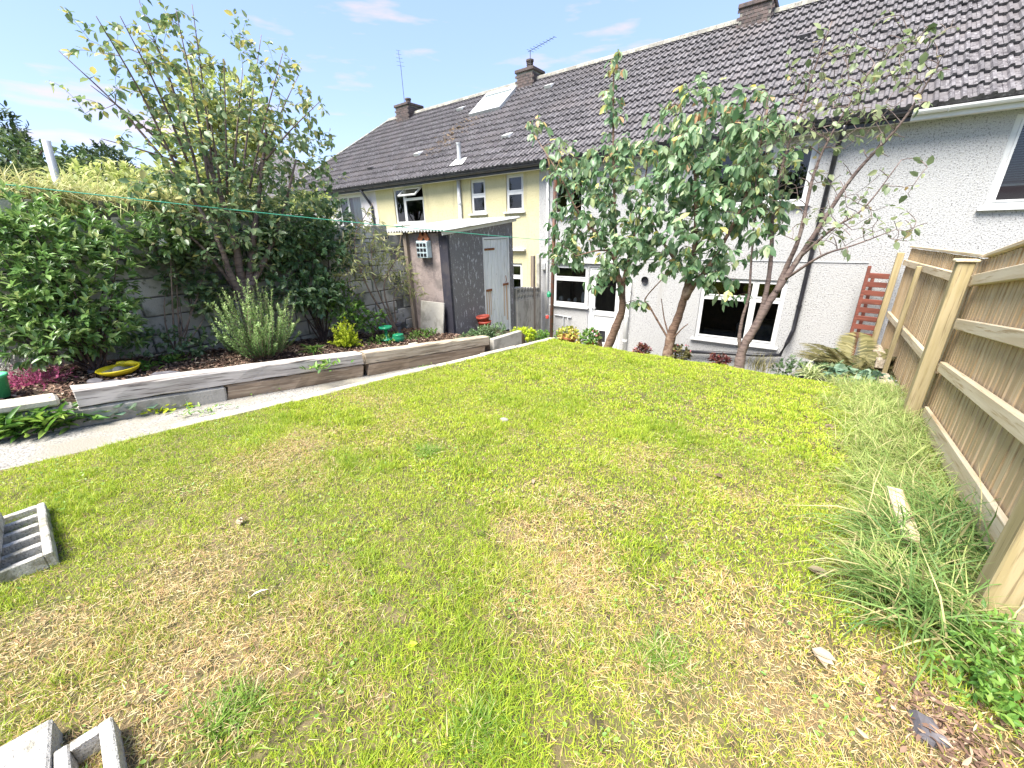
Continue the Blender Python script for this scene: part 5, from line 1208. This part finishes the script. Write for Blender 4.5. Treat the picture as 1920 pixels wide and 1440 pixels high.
pathweed([(175, 775), (205, 780), (235, 775), (250, 765)], 'broad blue-green leaves beside the end of the silvery sleeper', 'lf_blue', .12, .1, 102, 'round', 22)
pathweed([(290, 765), (325, 758), (360, 750), (390, 742)], 'mat of small bright leaves under the silvery sleeper', 'lf_lime', .05, .03, 103, 'leaf', 160)
pathweed([(510, 722), (545, 714), (480, 730)], 'small green weeds under the middle of the silvery sleeper', 'lf_weed', .07, .02, 104, 'leaf', 70)
pathweed([(800, 695), (790, 690)], 'tuft of weed by the joint of the edging', 'lf_weed', .06, .012, 105, 'leaf', 40)
pathweed([(430, 785), (370, 770)], 'thin weed growing in the path beside the edging stones', 'lf_weed', .06, .015, 106, 'leaf', 40)

# ---- things standing on the bed
p = onbed(226, 702)
BB = thing('bird_bath', p, 'yellow plastic bird bath dish with two yellow birds', 'bird bath')
MB().lathe(p + [0, 0, .02], [(.0, 0), (.1, .0), (.15, .035), (.165, .055), (.17, .05), (.15, .02), (.1, -.012), (0, -.012)][::-1], 26).build('dish', MT['yellowplastic'], BB, smooth=True)
MB().lathe(p + [0, 0, .045], [(0, 0), (.135, 0)], 22).build('water', MT['water'], BB)
MB().lathe(p + [0, 0, .045], [(.05, 0), (.045, .02), (.025, .035), (0, .04)], 10).build('pebble', MT['stone'], BB, smooth=True)
for (dx, dy) in ((-.06, .12), (.0, .17)):
    q = p + [dx - .03, dy - .04, .08]; g_ = MB(); g_.lathe((0, 0, 0), [(.0, -.06), (.014, -.045), (.02, -.01), (.026, .02), (.018, .05), (.002, .07)], 9, Matrix.Translation(q.tolist()) @ Matrix.Rotation(R_(70), 4, 'X')); g_.lathe(q + [0, -.055, .016], [(0, -.018), (.015, -.01), (.018, 0), (.013, .012), (0, .017)], 8); g_.build('bird', MT['yellowplastic'], BB, smooth=True)
def slate(px, py, s, label, yaw, mat='slate'):
    q = onbed(px, py); m = MB(); rr = random.Random(px); n = 6; t = .018
    P = [(s * rr.uniform(.7, 1.1) * math.cos(6.283 * k / n), s * .6 * rr.uniform(.7, 1.1) * math.sin(6.283 * k / n)) for k in range(n)]
    m.v = [(x, y, 0) for x, y in P] + [(x * .95, y * .95, t) for x, y in P]; m.f = [tuple(range(n))[::-1], tuple(range(n, 2 * n))] + [(k, (k + 1) % n, n + (k + 1) % n, n + k) for k in range(n)]
    me = m.mesh('slate'); me.materials.append(MT[mat]); tag(place('slate_piece', me, q + [0, 0, .01], rot=(.15, .1, yaw)), label, 'slate', 'broken slates round the bird bath')
slate(180, 718, .1, 'dark slate piece left of the bird bath near the sleeper', .4); slate(205, 722, .12, 'dark slate piece at the sleeper just below the bird bath', 1.4); slate(250, 716, .11, 'grey slate piece right below the bird bath', 2.2); slate(180, 698, .09, 'slate piece behind the left rim of the bird bath', 1.0); slate(310, 705, .14, 'long slate piece beside the silvery sleeper right of the bird bath', 1.5)
p = onbed(748, 640)
GB = thing('green_bowl', p, 'round translucent green plastic bowl near the far sleeper', 'bowl', 'green plastic garden ornaments')
MB().lathe(p, [(.0, 0), (.07, 0), (.095, .03), (.1, .07), (.085, .11), (.088, .115), (.07, .12), (0, .125)], 20).build('bowl', MT['greenplastic'], GB, smooth=True)
p = onbed(727, 640) + [-.08, .05, 0]
GC = thing('green_feeder', p, 'green plastic feeder dish raised on a stem behind the bowl', 'feeder', 'green plastic garden ornaments')
MB().lathe(p, [(.0, 0), (.1, 0), (.105, .025), (.03, .035), (.025, .16), (.04, .17), (.1, .19), (.105, .225), (.09, .225), (.05, .2), (0, .195)], 20).build('stand', MT['greenplastic'], GC, smooth=True)
p = onbed(741, 628) + [0, .08, 0]
LN = thing('garden_lantern', p, 'small grey lantern standing behind the green bowl', 'lantern'); MB().lathe(p, [(0, 0), (.05, 0), (.045, .14), (.07, .16), (.075, .2), (0, .22)], 10).build('lantern_body', MT['slate'], LN)
p = onbed(8, 742); tag(MB().lathe(p + [-.08, -.05, -.02], [(0, 0), (.09, 0), (.115, .17), (.125, .17), (.125, .19), (.105, .19), (.08, .02)], 20).build('green_pot', M('greenpot', (.05, .36, .16), .5, [(20, (.1, .45, .22), .5, .6)]), None, p, True), 'bright green plastic pot at the left edge behind the coping', 'pot')
p = at(908, 592, X=-5.0); p[2] = bed_z(p[1]) + .0
def flowerpot(name, c, r, h, mat, label, tilt=(0, 0), group=None, cat='pot'):
    m = MB().lathe((0, 0, 0), [(0, 0), (r * .72, 0), (r * .93, h * .76), (r, h * .77), (r * 1.02, h), (r * .92, h), (r * .88, h * .8), (r * .66, .02), (0, .02)], 22); me = m.mesh(name, smooth=False); me.materials.append(MT[mat]); me.shade_smooth()
    return tag(place(name, me, c, rot=(tilt[0], tilt[1], 0)), label, cat, group)
flowerpot('plant_pot', p + [0, 0, .02], .13, .2, 'redpot', 'lower of the two nested red plastic pots by the shed door', (0, 0), 'red pots by the shed')
flowerpot('plant_pot', p + [-.01, -.01, .12], .13, .2, 'redpot', 'upper of the two nested red plastic pots by the shed door', (.08, -.05), 'red pots by the shed')
p = onbed(832, 606); flowerpot('plant_pot', p + [0, 0, .07], .07, .13, 'blackplastic', 'small dark pot lying on its side by the heap of prunings', (1.4, .4))
p = onbed(860, 612); tag(MB().box((-.15, -.09, 0), (.15, .09, .03), Matrix.Translation((p + [0, 0, .02]).tolist()) @ Matrix.Rotation(.6, 4, 'Z') @ Matrix.Rotation(.1, 4, 'X'), .005).build('paving_piece', MT['kerb'], None, p), 'pale flat slab piece lying on the bed near the shed', 'slab')
p = onbed(775, 648); tag(MB().box((-.07, -.03, 0), (.07, .03, .04), Matrix.Translation(p.tolist()) @ Matrix.Rotation(1.3, 4, 'Z'), .006).build('brick_piece', MT['kerb'], None, p), 'small pale brick piece beside the green bowl', 'brick')
p = onbed(785, 580) + [0, .1, .12]; tag(MB().box((-.09, -.06, 0), (.09, .06, .05), Matrix.Translation(p.tolist()) @ Matrix.Rotation(.7, 4, 'X') @ Matrix.Rotation(.5, 4, 'Z'), .006).build('broken_block', MT['slate'], None, p), 'grey block piece on top of the pruning heap', 'block')
p = onbed(800, 590) + [0, .05, .1]; tag(MB().box((-.14, -.05, 0), (.14, .05, .06), Matrix.Translation(p.tolist()) @ Matrix.Rotation(.3, 4, 'Y') @ Matrix.Rotation(.9, 4, 'Z'), .006).build('broken_brick', MT['pot'], None, p), 'broken red brick on the pruning heap', 'brick')
p = onbed(75, 640); tag(MB().tube([(p[0] - .35, p[1] - .05, bed_z(p[1]) - .05), (p[0] - .4, p[1] - .07, -.55)], .012, 6).build('bamboo_cane', MT['rail'], None, p), 'bamboo cane standing in the evergreen shrub', 'cane')
p = onbed(20, 672); m = MB(); m.lathe((0, 0, 0), [(0, -.1), (.25, -.02), (.32, .08), (.25, .17), (.1, .22), (0, .225)], 12, Matrix.Translation((p[0] - .3, p[1], bed_z(p[1]))) @ Matrix.Scale(1.5, 4, (0, 1, 0)))
tag(m.build('boulder', MT['concrete'], None, p, True), 'smooth grey boulder at the left edge under the wall', 'stone')

# ---- pots along the far edge of the lawn
EDG = 6.62
def edge(px, py=640): return at(px, py, Y=EDG)
p = at(1064, 632, Y=6.68); TP = thing('flower_trough', p, 'terracotta bowl planted with yellow-green leaves beside the line pole', 'flower pot')
MB().lathe((p[0], p[1], -2.08), [(0, 0), (.13, 0), (.185, .13), (.2, .13), (.2, .165), (.18, .165), (.16, .12), (0, .1)], 24).build('pot', MT['pot'], TP, smooth=False)
pp = np.array([p[0], p[1], -1.88]); g = np.random.default_rng(5); P, O = blob_points([(pp, (.2, .2, .12))], 120, g)
link('foliage', local(sprigs('foliage', P, nrm(O + [0, 0, .5]), 5, .05, .035, 'leaf', g), p), MT['lf_coleus'], TP)
def potted(px, label, potmat, leafmat, r, h, blob, n, ln, seed, flowers=None, Y=6.68, pz=-2.1, stand=None):
    c = at(px, 650, Y=Y); c[2] = pz; T = thing('potted_plant', c, label, 'potted plant', 'plants along the lawn edge')
    if potmat: MB().lathe(c, [(0, 0), (r * .75, 0), (r, h * .8), (r * 1.08, h * .8), (r * 1.08, h), (r * .95, h), (r * .85, h * .7), (0, h * .7)], 18).build('pot', MT[potmat], T)
    q = c + [0, 0, h + blob[2] * .7]; g = np.random.default_rng(seed); P, O = blob_points([(q, blob)], n, g)
    link('foliage', local(sprigs('foliage', P, nrm(O + [0, 0, .5]), 5, ln, ln * .6, 'round', g), c), MT[leafmat], T)
    if flowers:
        P, O = blob_points([(q + [0, 0, blob[2] * .6], (blob[0], blob[1], blob[2] * .6))], flowers[1], g, 1.0); link('flower', local(sprigs('flower', P, O, 9, .022, .018, 'round', g, 1.2, .01), c), MT[flowers[0]], T)
    MB().tube([c + [0, 0, h * .5], q], .008, 5).build('stem', MT['twig'], T)
potted(1106, 'bushy green geranium with pink flowers in front of the back door', 'pot', 'lf_weed', .09, .12, (.19, .17, .13), 110, .055, 111, ('lf_pink', 6))
potted(1083, 'small terracotta pot with thin leaves right of the terracotta bowl', 'pot', 'lf_coleus', .07, .08, (.08, .08, .06), 30, .04, 112, None, 6.62)
potted(1205, 'dark red begonia in a black pot between the first two trees', 'blackplastic', 'lf_red', .08, .12, (.12, .11, .09), 70, .05, 113, ('lf_pink', 5), 6.75, -2.18)
potted(1352, 'dark red begonia in a black pot left of the bare tree', 'blackplastic', 'lf_red', .085, .13, (.13, .12, .09), 80, .05, 114, ('lf_pink', 6), 6.7, -2.17)
potted(1276, 'green sedum-like clump with pink heads right of the middle trunk', None, 'lf_fern', .08, .06, (.15, .14, .13), 110, .05, 115, ('lf_pink', 9), 6.66, -2.1)
rosette('grassy_clump', A(1425, 690, 6.6) + [0, 0, -.05], 'thin upright grassy clump right of the bare tree', 'plant', 90, .3, .006, 'lf_fern', 121, el=(.9, 1.5), spread=.09)
# statue-like brown ornament by the door
c = at(1124, 645, Y=6.75); c[2] = -2.12; OR = thing('garden_ornament', c, 'small brown animal ornament in front of the cat flap', 'ornament')
MB().lathe(c, [(0, 0), (.05, 0), (.06, .08), (.045, .14), (.03, .17), (.04, .2), (.035, .24), (0, .26)], 12).build('ornament_body', M('ornament', (.22, .15, .09), .7, [(20, (.12, .08, .05), .45, .6)]), OR, smooth=True)
# ---- corner by the fence: ferns, spider plant, hosta
def frond_plant(name, c, label, n, ln, mat, seed, el=(.4, 1.2)):
    g = np.random.default_rng(seed); T = thing(name, c, label, 'fern', 'ferns by the house wall'); P, D, U = [], [], []; m = MB()
    for i in range(n):
        az = g.uniform(0, 6.283); e = g.uniform(*el); L_ = g.uniform(.65, 1.1) * ln; h = np.array([math.cos(az), math.sin(az), 0]); C = []
        for t in np.linspace(0, 1, 9): C.append(np.array(c) + h * L_ * (t * math.cos(e) + .12 * t * t) + np.array([0, 0, L_ * (t * math.sin(e) - .45 * t ** 2.2)]))
        m.tube(C, [.004 * (1 - .8 * k / 8) for k in range(9)], 3); C = np.array(C)
        for t in np.linspace(.12, .98, 36):
            k = min(int(t * 8), 7); f = t * 8 - k; p = C[k] * (1 - f) + C[k + 1] * f; tg = nrm(C[k + 1] - C[k]); sd = nrm(np.cross(tg, [0, 0, 1.0])); wl = L_ * .2 * math.sin(math.pi * min(1, t * .9 + .12)) + .01
            for s in (-1, 1): P.append(p); D.append(nrm(sd * s + tg * .45) * wl); U.append(np.cross(sd, tg))
    P, D, U = map(np.array, (P, D, U)); N = len(P); wl = np.linalg.norm(D, axis=1)
    m.build('rib', MT['twig'], T); link('frond', local(leafmesh('frond', P, D, U + g.normal(0, .15, (N, 3)), wl, wl * .17, 'slim', g.random(N)), c), MT[mat], T)
cz = -2.35
frond_plant('fern', np.array(at(1600, 690, Y=8.2).tolist()[:2] + [-2.45]), 'large tan fern in the corner by the slatted panel', 20, 1.5, 'lf_fern', 131, (.45, 1.25))
frond_plant('fern', np.array(at(1660, 690, Y=7.6).tolist()[:2] + [-2.3]), 'smaller tan fern against the fence foot', 14, .85, 'lf_fern', 132, (.5, 1.25))
frond_plant('fern', np.array(at(1560, 700, Y=8.6).tolist()[:2] + [-2.6]), 'dark fern behind the pale spider plant', 22, 1.0, 'lf_dark', 133, (.5, 1.3))
c = at(1520, 712, Y=7.0); c[2] = -2.27; SP = thing('spider_plant', c, 'pale striped spider plant in a black pot by the lawn corner', 'potted plant')
MB().lathe(c, [(0, 0), (.11, 0), (.15, .15), (.165, .15), (.165, .18), (.145, .18), (.12, .12), (0, .12)], 20).build('pot', MT['blackplastic'], SP)
rosette('x', c + [0, 0, .14], '', '', 110, .3, .016, 'lf_var', 135, el=(.3, 1.35), spread=.04, droop=2.6, parent=SP)
shrub('hosta', np.array([at(1610, 700, Y=6.9)[0], 6.9, -2.2]), 'blue-green hosta with broad leaves at the lawn corner', 'plant', [(np.array([at(1600, 700, Y=6.85)[0], 6.85, -2.02]), (.28, .2, .13)), (np.array([at(1640, 700, Y=6.8)[0], 6.8, -2.02]), (.2, .2, .12))], 70, 4, .1, .07, 'lf_blue', 'round', 136, 0, gravity=.3)
shrub('dark_shrub', np.array([at(1500, 690, Y=7.5)[0], 7.5, -2.6]), 'dark low foliage with a red flower behind the spider plant', 'plant', [(np.array([at(1490, 690, Y=7.4)[0], 7.4, -2.2]), (.3, .25, .2)), (np.array([at(1570, 690, Y=7.4)[0], 7.4, -2.2]), (.4, .3, .22)), (np.array([at(1640, 690, Y=7.3)[0], 7.3, -2.2]), (.3, .25, .2))], 320, 5, .075, .035, 'lf_dark', 'leaf', 137, 6)

# ---- litter on the lawn
def dead_leaf(px, py, s, label, seed, mat='lf_dead', z=.018):
    p = onlawn(px, py) + [0, 0, z]; g = np.random.default_rng(seed); n = 3; az = g.uniform(0, 6.3)
    d = np.array([[math.cos(az + k * .25), math.sin(az + k * .25), .1 + .15 * k] for k in range(n)]); s *= .6; me = leafmesh('fallen_leaf', np.zeros((n, 3)), d, np.tile([0, 0, 1.0], (n, 1)) + g.normal(0, .5, (n, 3)), s, s * .5, 'leaf', g.random(n) * .8)
    tag(link('fallen_leaf', me, MT[mat], None, p), label, 'leaf', 'fallen leaves on the lawn')
for i, (px, py, s, lb) in enumerate(((1585, 742, .1, 'curled dry leaf at the lawn edge farthest from camera by the long grass'), (1545, 802, .12, 'pale curled leaf on the right of the lawn beside a dark one'), (1513, 787, .08, 'small pale leaf left of the dark curled leaf'), (1563, 880, .07, 'small pale leaf at the edge of the long grass'), (1355, 897, .09, 'brown clod-like leaf in the right half of the lawn'), (1512, 1070, .13, 'large dark curled leaf near the long grass'), (1520, 1222, .12, 'straw-coloured leaf near the bottom right of the lawn'), (1000, 912, .07, 'brown leaf in the middle of the lawn'), (448, 978, .09, 'brown curled leaf left of the middle of the lawn'), (1265, 905, .06, 'small grey leaf right of the middle of the lawn'))):
    dead_leaf(px, py, s, lb, 200 + i)
dead_leaf(766, 1216, .06, 'yellow fallen leaf near the bottom centre of the lawn', 230, 'lf_lime')
p = onlawn(473, 1130); FE = link('feather', leafmesh('feather', np.zeros((1, 3)), np.array([[.3, .9, .2]]), np.array([[-.5, .2, 1.0]]), .06, .02, 'leaf', np.ones(1)), MT['feather'], None, p + [0, 0, .03]); tag(FE, 'white feather lying on the dry patch of the lawn', 'feather')
p = onlawn(945, 790); tag(MB().lathe((0, 0, 0), [(0, -.012), (.028, 0), (.026, .012), (.012, .02), (0, .021)], 9, Matrix.Translation((p + [0, 0, .012]).tolist()) @ Matrix.Scale(1.5, 4, (1, .3, 0))).build('lawn_stone', MT['stone'], None, p), 'flat grey stone lying on the lawn near the middle', 'stone')
a, b = onlawn(1660, 960), onlawn(1695, 1050); tag(MB().beam(a + [0, 0, .16], b + [0, 0, .12], .07, .02, bev=.003).build('loose_board', MT['rail'], None, a), 'pale splintered board lying in the long grass', 'board')
# dark plastic and dug soil in the bottom right corner
p = onlawn(1790, 1400); n = 500; g = np.random.default_rng(9); P = p + g.normal(0, 1, (n, 3)) * [.08, .1, 0]; P[:, 2] = lawn_z(P[:, 1]) + g.uniform(.0, .03, n); az = g.uniform(0, 6.3, n)
tag(link('dug_soil', leafmesh('dug_soil', P - p, np.stack([np.cos(az), np.sin(az), g.normal(0, .3, n)], -1), g.normal(0, .5, (n, 3)) + [0, 0, 1], g.uniform(.012, .04, n), g.uniform(.004, .012, n), 'leaf', g.random(n) * .9), MT['chip'], None, p), 'bare dark soil and debris in the bottom right corner', 'soil', kind='stuff')
p = onlawn(1738, 1375); m = MB(); rs = random.Random(3); K = 9; RR = [(rs.uniform(.028, .05), rs.uniform(.028, .05)) for _ in range(K)]
m.v = [(RR[k][0] * math.cos(6.283 * k / K), 1.5 * RR[k][1] * math.sin(6.283 * k / K), rs.uniform(-.012, -.006)) for k in range(K)] + [(RR[k][0] * .75 * math.cos(6.283 * k / K), 1.1 * RR[k][1] * math.sin(6.283 * k / K), rs.uniform(.012, .024)) for k in range(K)]
m.f = [tuple(range(K))[::-1], tuple(range(K, 2 * K))] + [(k, (k + 1) % K, K + (k + 1) % K, K + k) for k in range(K)]
me = m.mesh('rock'); me.materials.append(MT['slate']); tag(place('rock', me, p + [0, 0, .008], rot=(.1, .12, .5)), 'dark grey stone in the bare soil at the bottom right', 'stone')
shrub('leafy_weed', onlawn(1860, 1290), 'green leafy weed in the bottom right corner under the fence', 'weed', [(onlawn(1870, 1260) + [0, 0, .06], (.13, .2, .09)), (onlawn(1820, 1310) + [0, 0, .04], (.1, .1, .06))], 230, 5, .036, .013, 'lf_weed', 'leaf', 141, 0)

# ================================================================== beyond the garden
def far_tree(name, c, label, blobs, n, ln, mat, seed, th=3.0, cat='tree', group='trees beyond the garden wall', shell=.6, per=5, wd=.5):
    g = np.random.default_rng(seed); T = thing(name, c, label, cat, group)
    P, O = blob_points(blobs, n, g, shell); link('crown', local(sprigs('crown', P, nrm(O + [0, 0, .4] + g.normal(0, .3, O.shape)), per, ln, ln * wd, 'leaf', g, .9, ln * 1.2, .1), c), MT[mat], T)
    m = MB(); tp = np.mean([b[0] for b in blobs], axis=0); m.tube(curve([np.array(c) - [0, 0, .3], np.array(c) * .5 + tp * .5, tp]), np.linspace(.14, .03, 17).tolist(), 7)
    for q in P[:10]: m.tube([tp * .6 + np.array(c) * .4, (tp + q) / 2, q], [.04, .025, .01], 5)
    m.build('trunk', MT['barkdark'], T); return T
def F(px, py, X): return at(px, py, X=X)
c = F(410, 440, -9); c[2] = -1.4
far_tree('golden_tree', c, 'bright yellow-green tree behind the tall whippy tree', [(F(425, 215, -9), (.5, .65, .7)), (F(415, 280, -9), (.6, .8, .7)), (F(390, 370, -9), (.8, 1.0, .5))], 1200, .13, 'lf_bright', 301)
c = F(0, 380, -14); c[2] = -1.2
far_tree('conifer_tree', c + [0, -.6, 0], 'dark conifer at the left edge above the hedge', [(F(0, 285, -15), (.7, .6, .9)), (F(-20, 300, -15), (.9, .8, 1.1))], 500, .16, 'lf_fardark', 302, wd=.3)
c = F(60, 400, -11); c[2] = -1.0
far_tree('garden_hedge', c, 'clipped mixed green hedge at the left beyond the wall', [(F(20, 340, -11), (.9, 1.2, .75)), (F(80, 360, -11), (.7, .8, .5)), (F(-30, 360, -11), (.9, 1.2, .8))], 1100, .11, 'lf_far', 303, cat='hedge')
c = F(200, 400, -26); c[2] = -2
far_tree('round_tree', c, 'dark rounded tree far off left of the tall tree', [(F(202, 318, -26), (1.3, 1.0, .9)), (F(190, 335, -26), (1.4, 1.3, .8))], 500, .22, 'lf_fardark', 304)
c = F(130, 400, -20); c[2] = -2
far_tree('small_tree', c, 'loose dark tree right behind the leaning pole', [(F(130, 325, -20), (.6, .5, .7)), (F(120, 350, -20), (1.4, 1.6, .5)), (F(60, 345, -20), (.8, 1.0, .4))], 420, .2, 'lf_fardark', 305)
c = F(235, 420, -8.6); c[2] = -1.2
far_tree('golden_shrub', c, 'pale yellow-green shrub spilling over the wall left of the tall tree', [(F(235, 365, -8.5), (.5, .8, .4)), (F(300, 370, -8.5), (.5, .7, .4)), (F(180, 395, -8), (.5, .8, .3)), (F(250, 400, -7.6), (.5, .9, .3))], 1100, .1, 'lf_bright', 306, cat='shrub')
c = F(560, 440, -9); c[2] = -1.5
far_tree('golden_shrub', c, 'pale yellow shrub behind the wall in front of the grey house', [(F(560, 400, -9), (.5, .6, .4)), (F(520, 420, -8.5), (.5, .7, .4)), (F(590, 395, -9.5), (.4, .5, .4))], 700, .1, 'lf_bright', 307, cat='shrub')
# arching pale grasses on top of the wall
c = F(150, 400, -6.75); g = np.random.default_rng(88); sp = []
for i in range(80):
    y_ = g.uniform(.4, 2.7); sp.append((-6.45 - abs(g.normal(0, .15)), y_, .36 - .065 * y_ + g.uniform(-.04, .1), 30, .05, .15, .5, (.4, .4)))
me = long_grass('x', sp, '', (np.array([.3, .34, .12]), np.array([.55, .52, .28])), seed=9, wd=(.006, .014)); c = np.array([-6.9, 1.4, .1])
PG = thing('pampas_clump', c, 'pale arching straw-green grasses hanging over the top of the wall', 'grass'); link('blade', local(me, c), MT['grass'], PG)
# leaning pole and its stay wire
a = F(86, 264, -8); b = F(113, 362, -8); d = b - a
UP = thing('leaning_pole', b + d * 1.5, 'pale grey metal pole leaning above the hedge', 'pole'); MB().tube([a, b + d * 1.6], [.042, .042], 10).build('pole', MT['galv'], UP, smooth=True)
MB().tube([a + d * .15, F(160, 300, -8.5), F(300, 360, -9)], .006, 4).build('stay_wire', MT['wire'], UP)
# far houses
def far_house(c, sx, sy, h, rh, label, seed):
    T = thing('far_house', c, label, 'house', 'houses beyond the gardens'); x, y, z = c
    MB().box((x - sx, y - sy, z), (x + sx, y + sy, z + h)).build('wall', MT['dashgrey'], T); r = MB(); e = .35
    P = [(x - sx - e, y - sy - e, z + h), (x + sx + e, y - sy - e, z + h), (x + sx + e, y + sy + e, z + h), (x - sx - e, y + sy + e, z + h)]; k = sy if sy < sx else sx
    q0, q1 = ((x - sx + sy, y, z + h + rh), (x + sx - sy, y, z + h + rh)) if sx >= sy else ((x, y - sy + sx, z + h + rh), (x, y + sy - sx, z + h + rh))
    if sx >= sy: r.quad(P[0], P[1], q1, q0); r.quad(P[2], P[3], q0, q1); n = len(r.v); r.v += [P[1], P[2], q1, P[3], P[0], q0]; r.f += [(n, n + 1, n + 2), (n + 3, n + 4, n + 5)]
    else: r.quad(P[1], P[2], q1, q0); r.quad(P[3], P[0], q0, q1); n = len(r.v); r.v += [P[0], P[1], q0, P[2], P[3], q1]; r.f += [(n, n + 1, n + 2), (n + 3, n + 4, n + 5)]
    ro = r.build('roof', MT['tile'], T); MB().box((q0[0] - .3, q0[1] - .3, q0[2] - .5), (q0[0] + .3, q0[1] + .3, q0[2] + .7)).build('chimney', MT['brick'], ro)
    for k in (-1, 1): MB().box((x + sx + .01, y + k * sy * .5 - .6, z + h - 1.6), (x + sx + .04, y + k * sy * .5 + .6, z + h - .5)).build('window', MT['white'], T)
far_house((-31, 15, FLOOR), 4.5, 4.0, 5.2, 3.4, 'brown-roofed house far behind the tall tree', 1)
far_house((-46, 8, FLOOR), 5, 4.2, 5.0, 3.0, 'distant house roof showing above the shrubs on the left', 2)
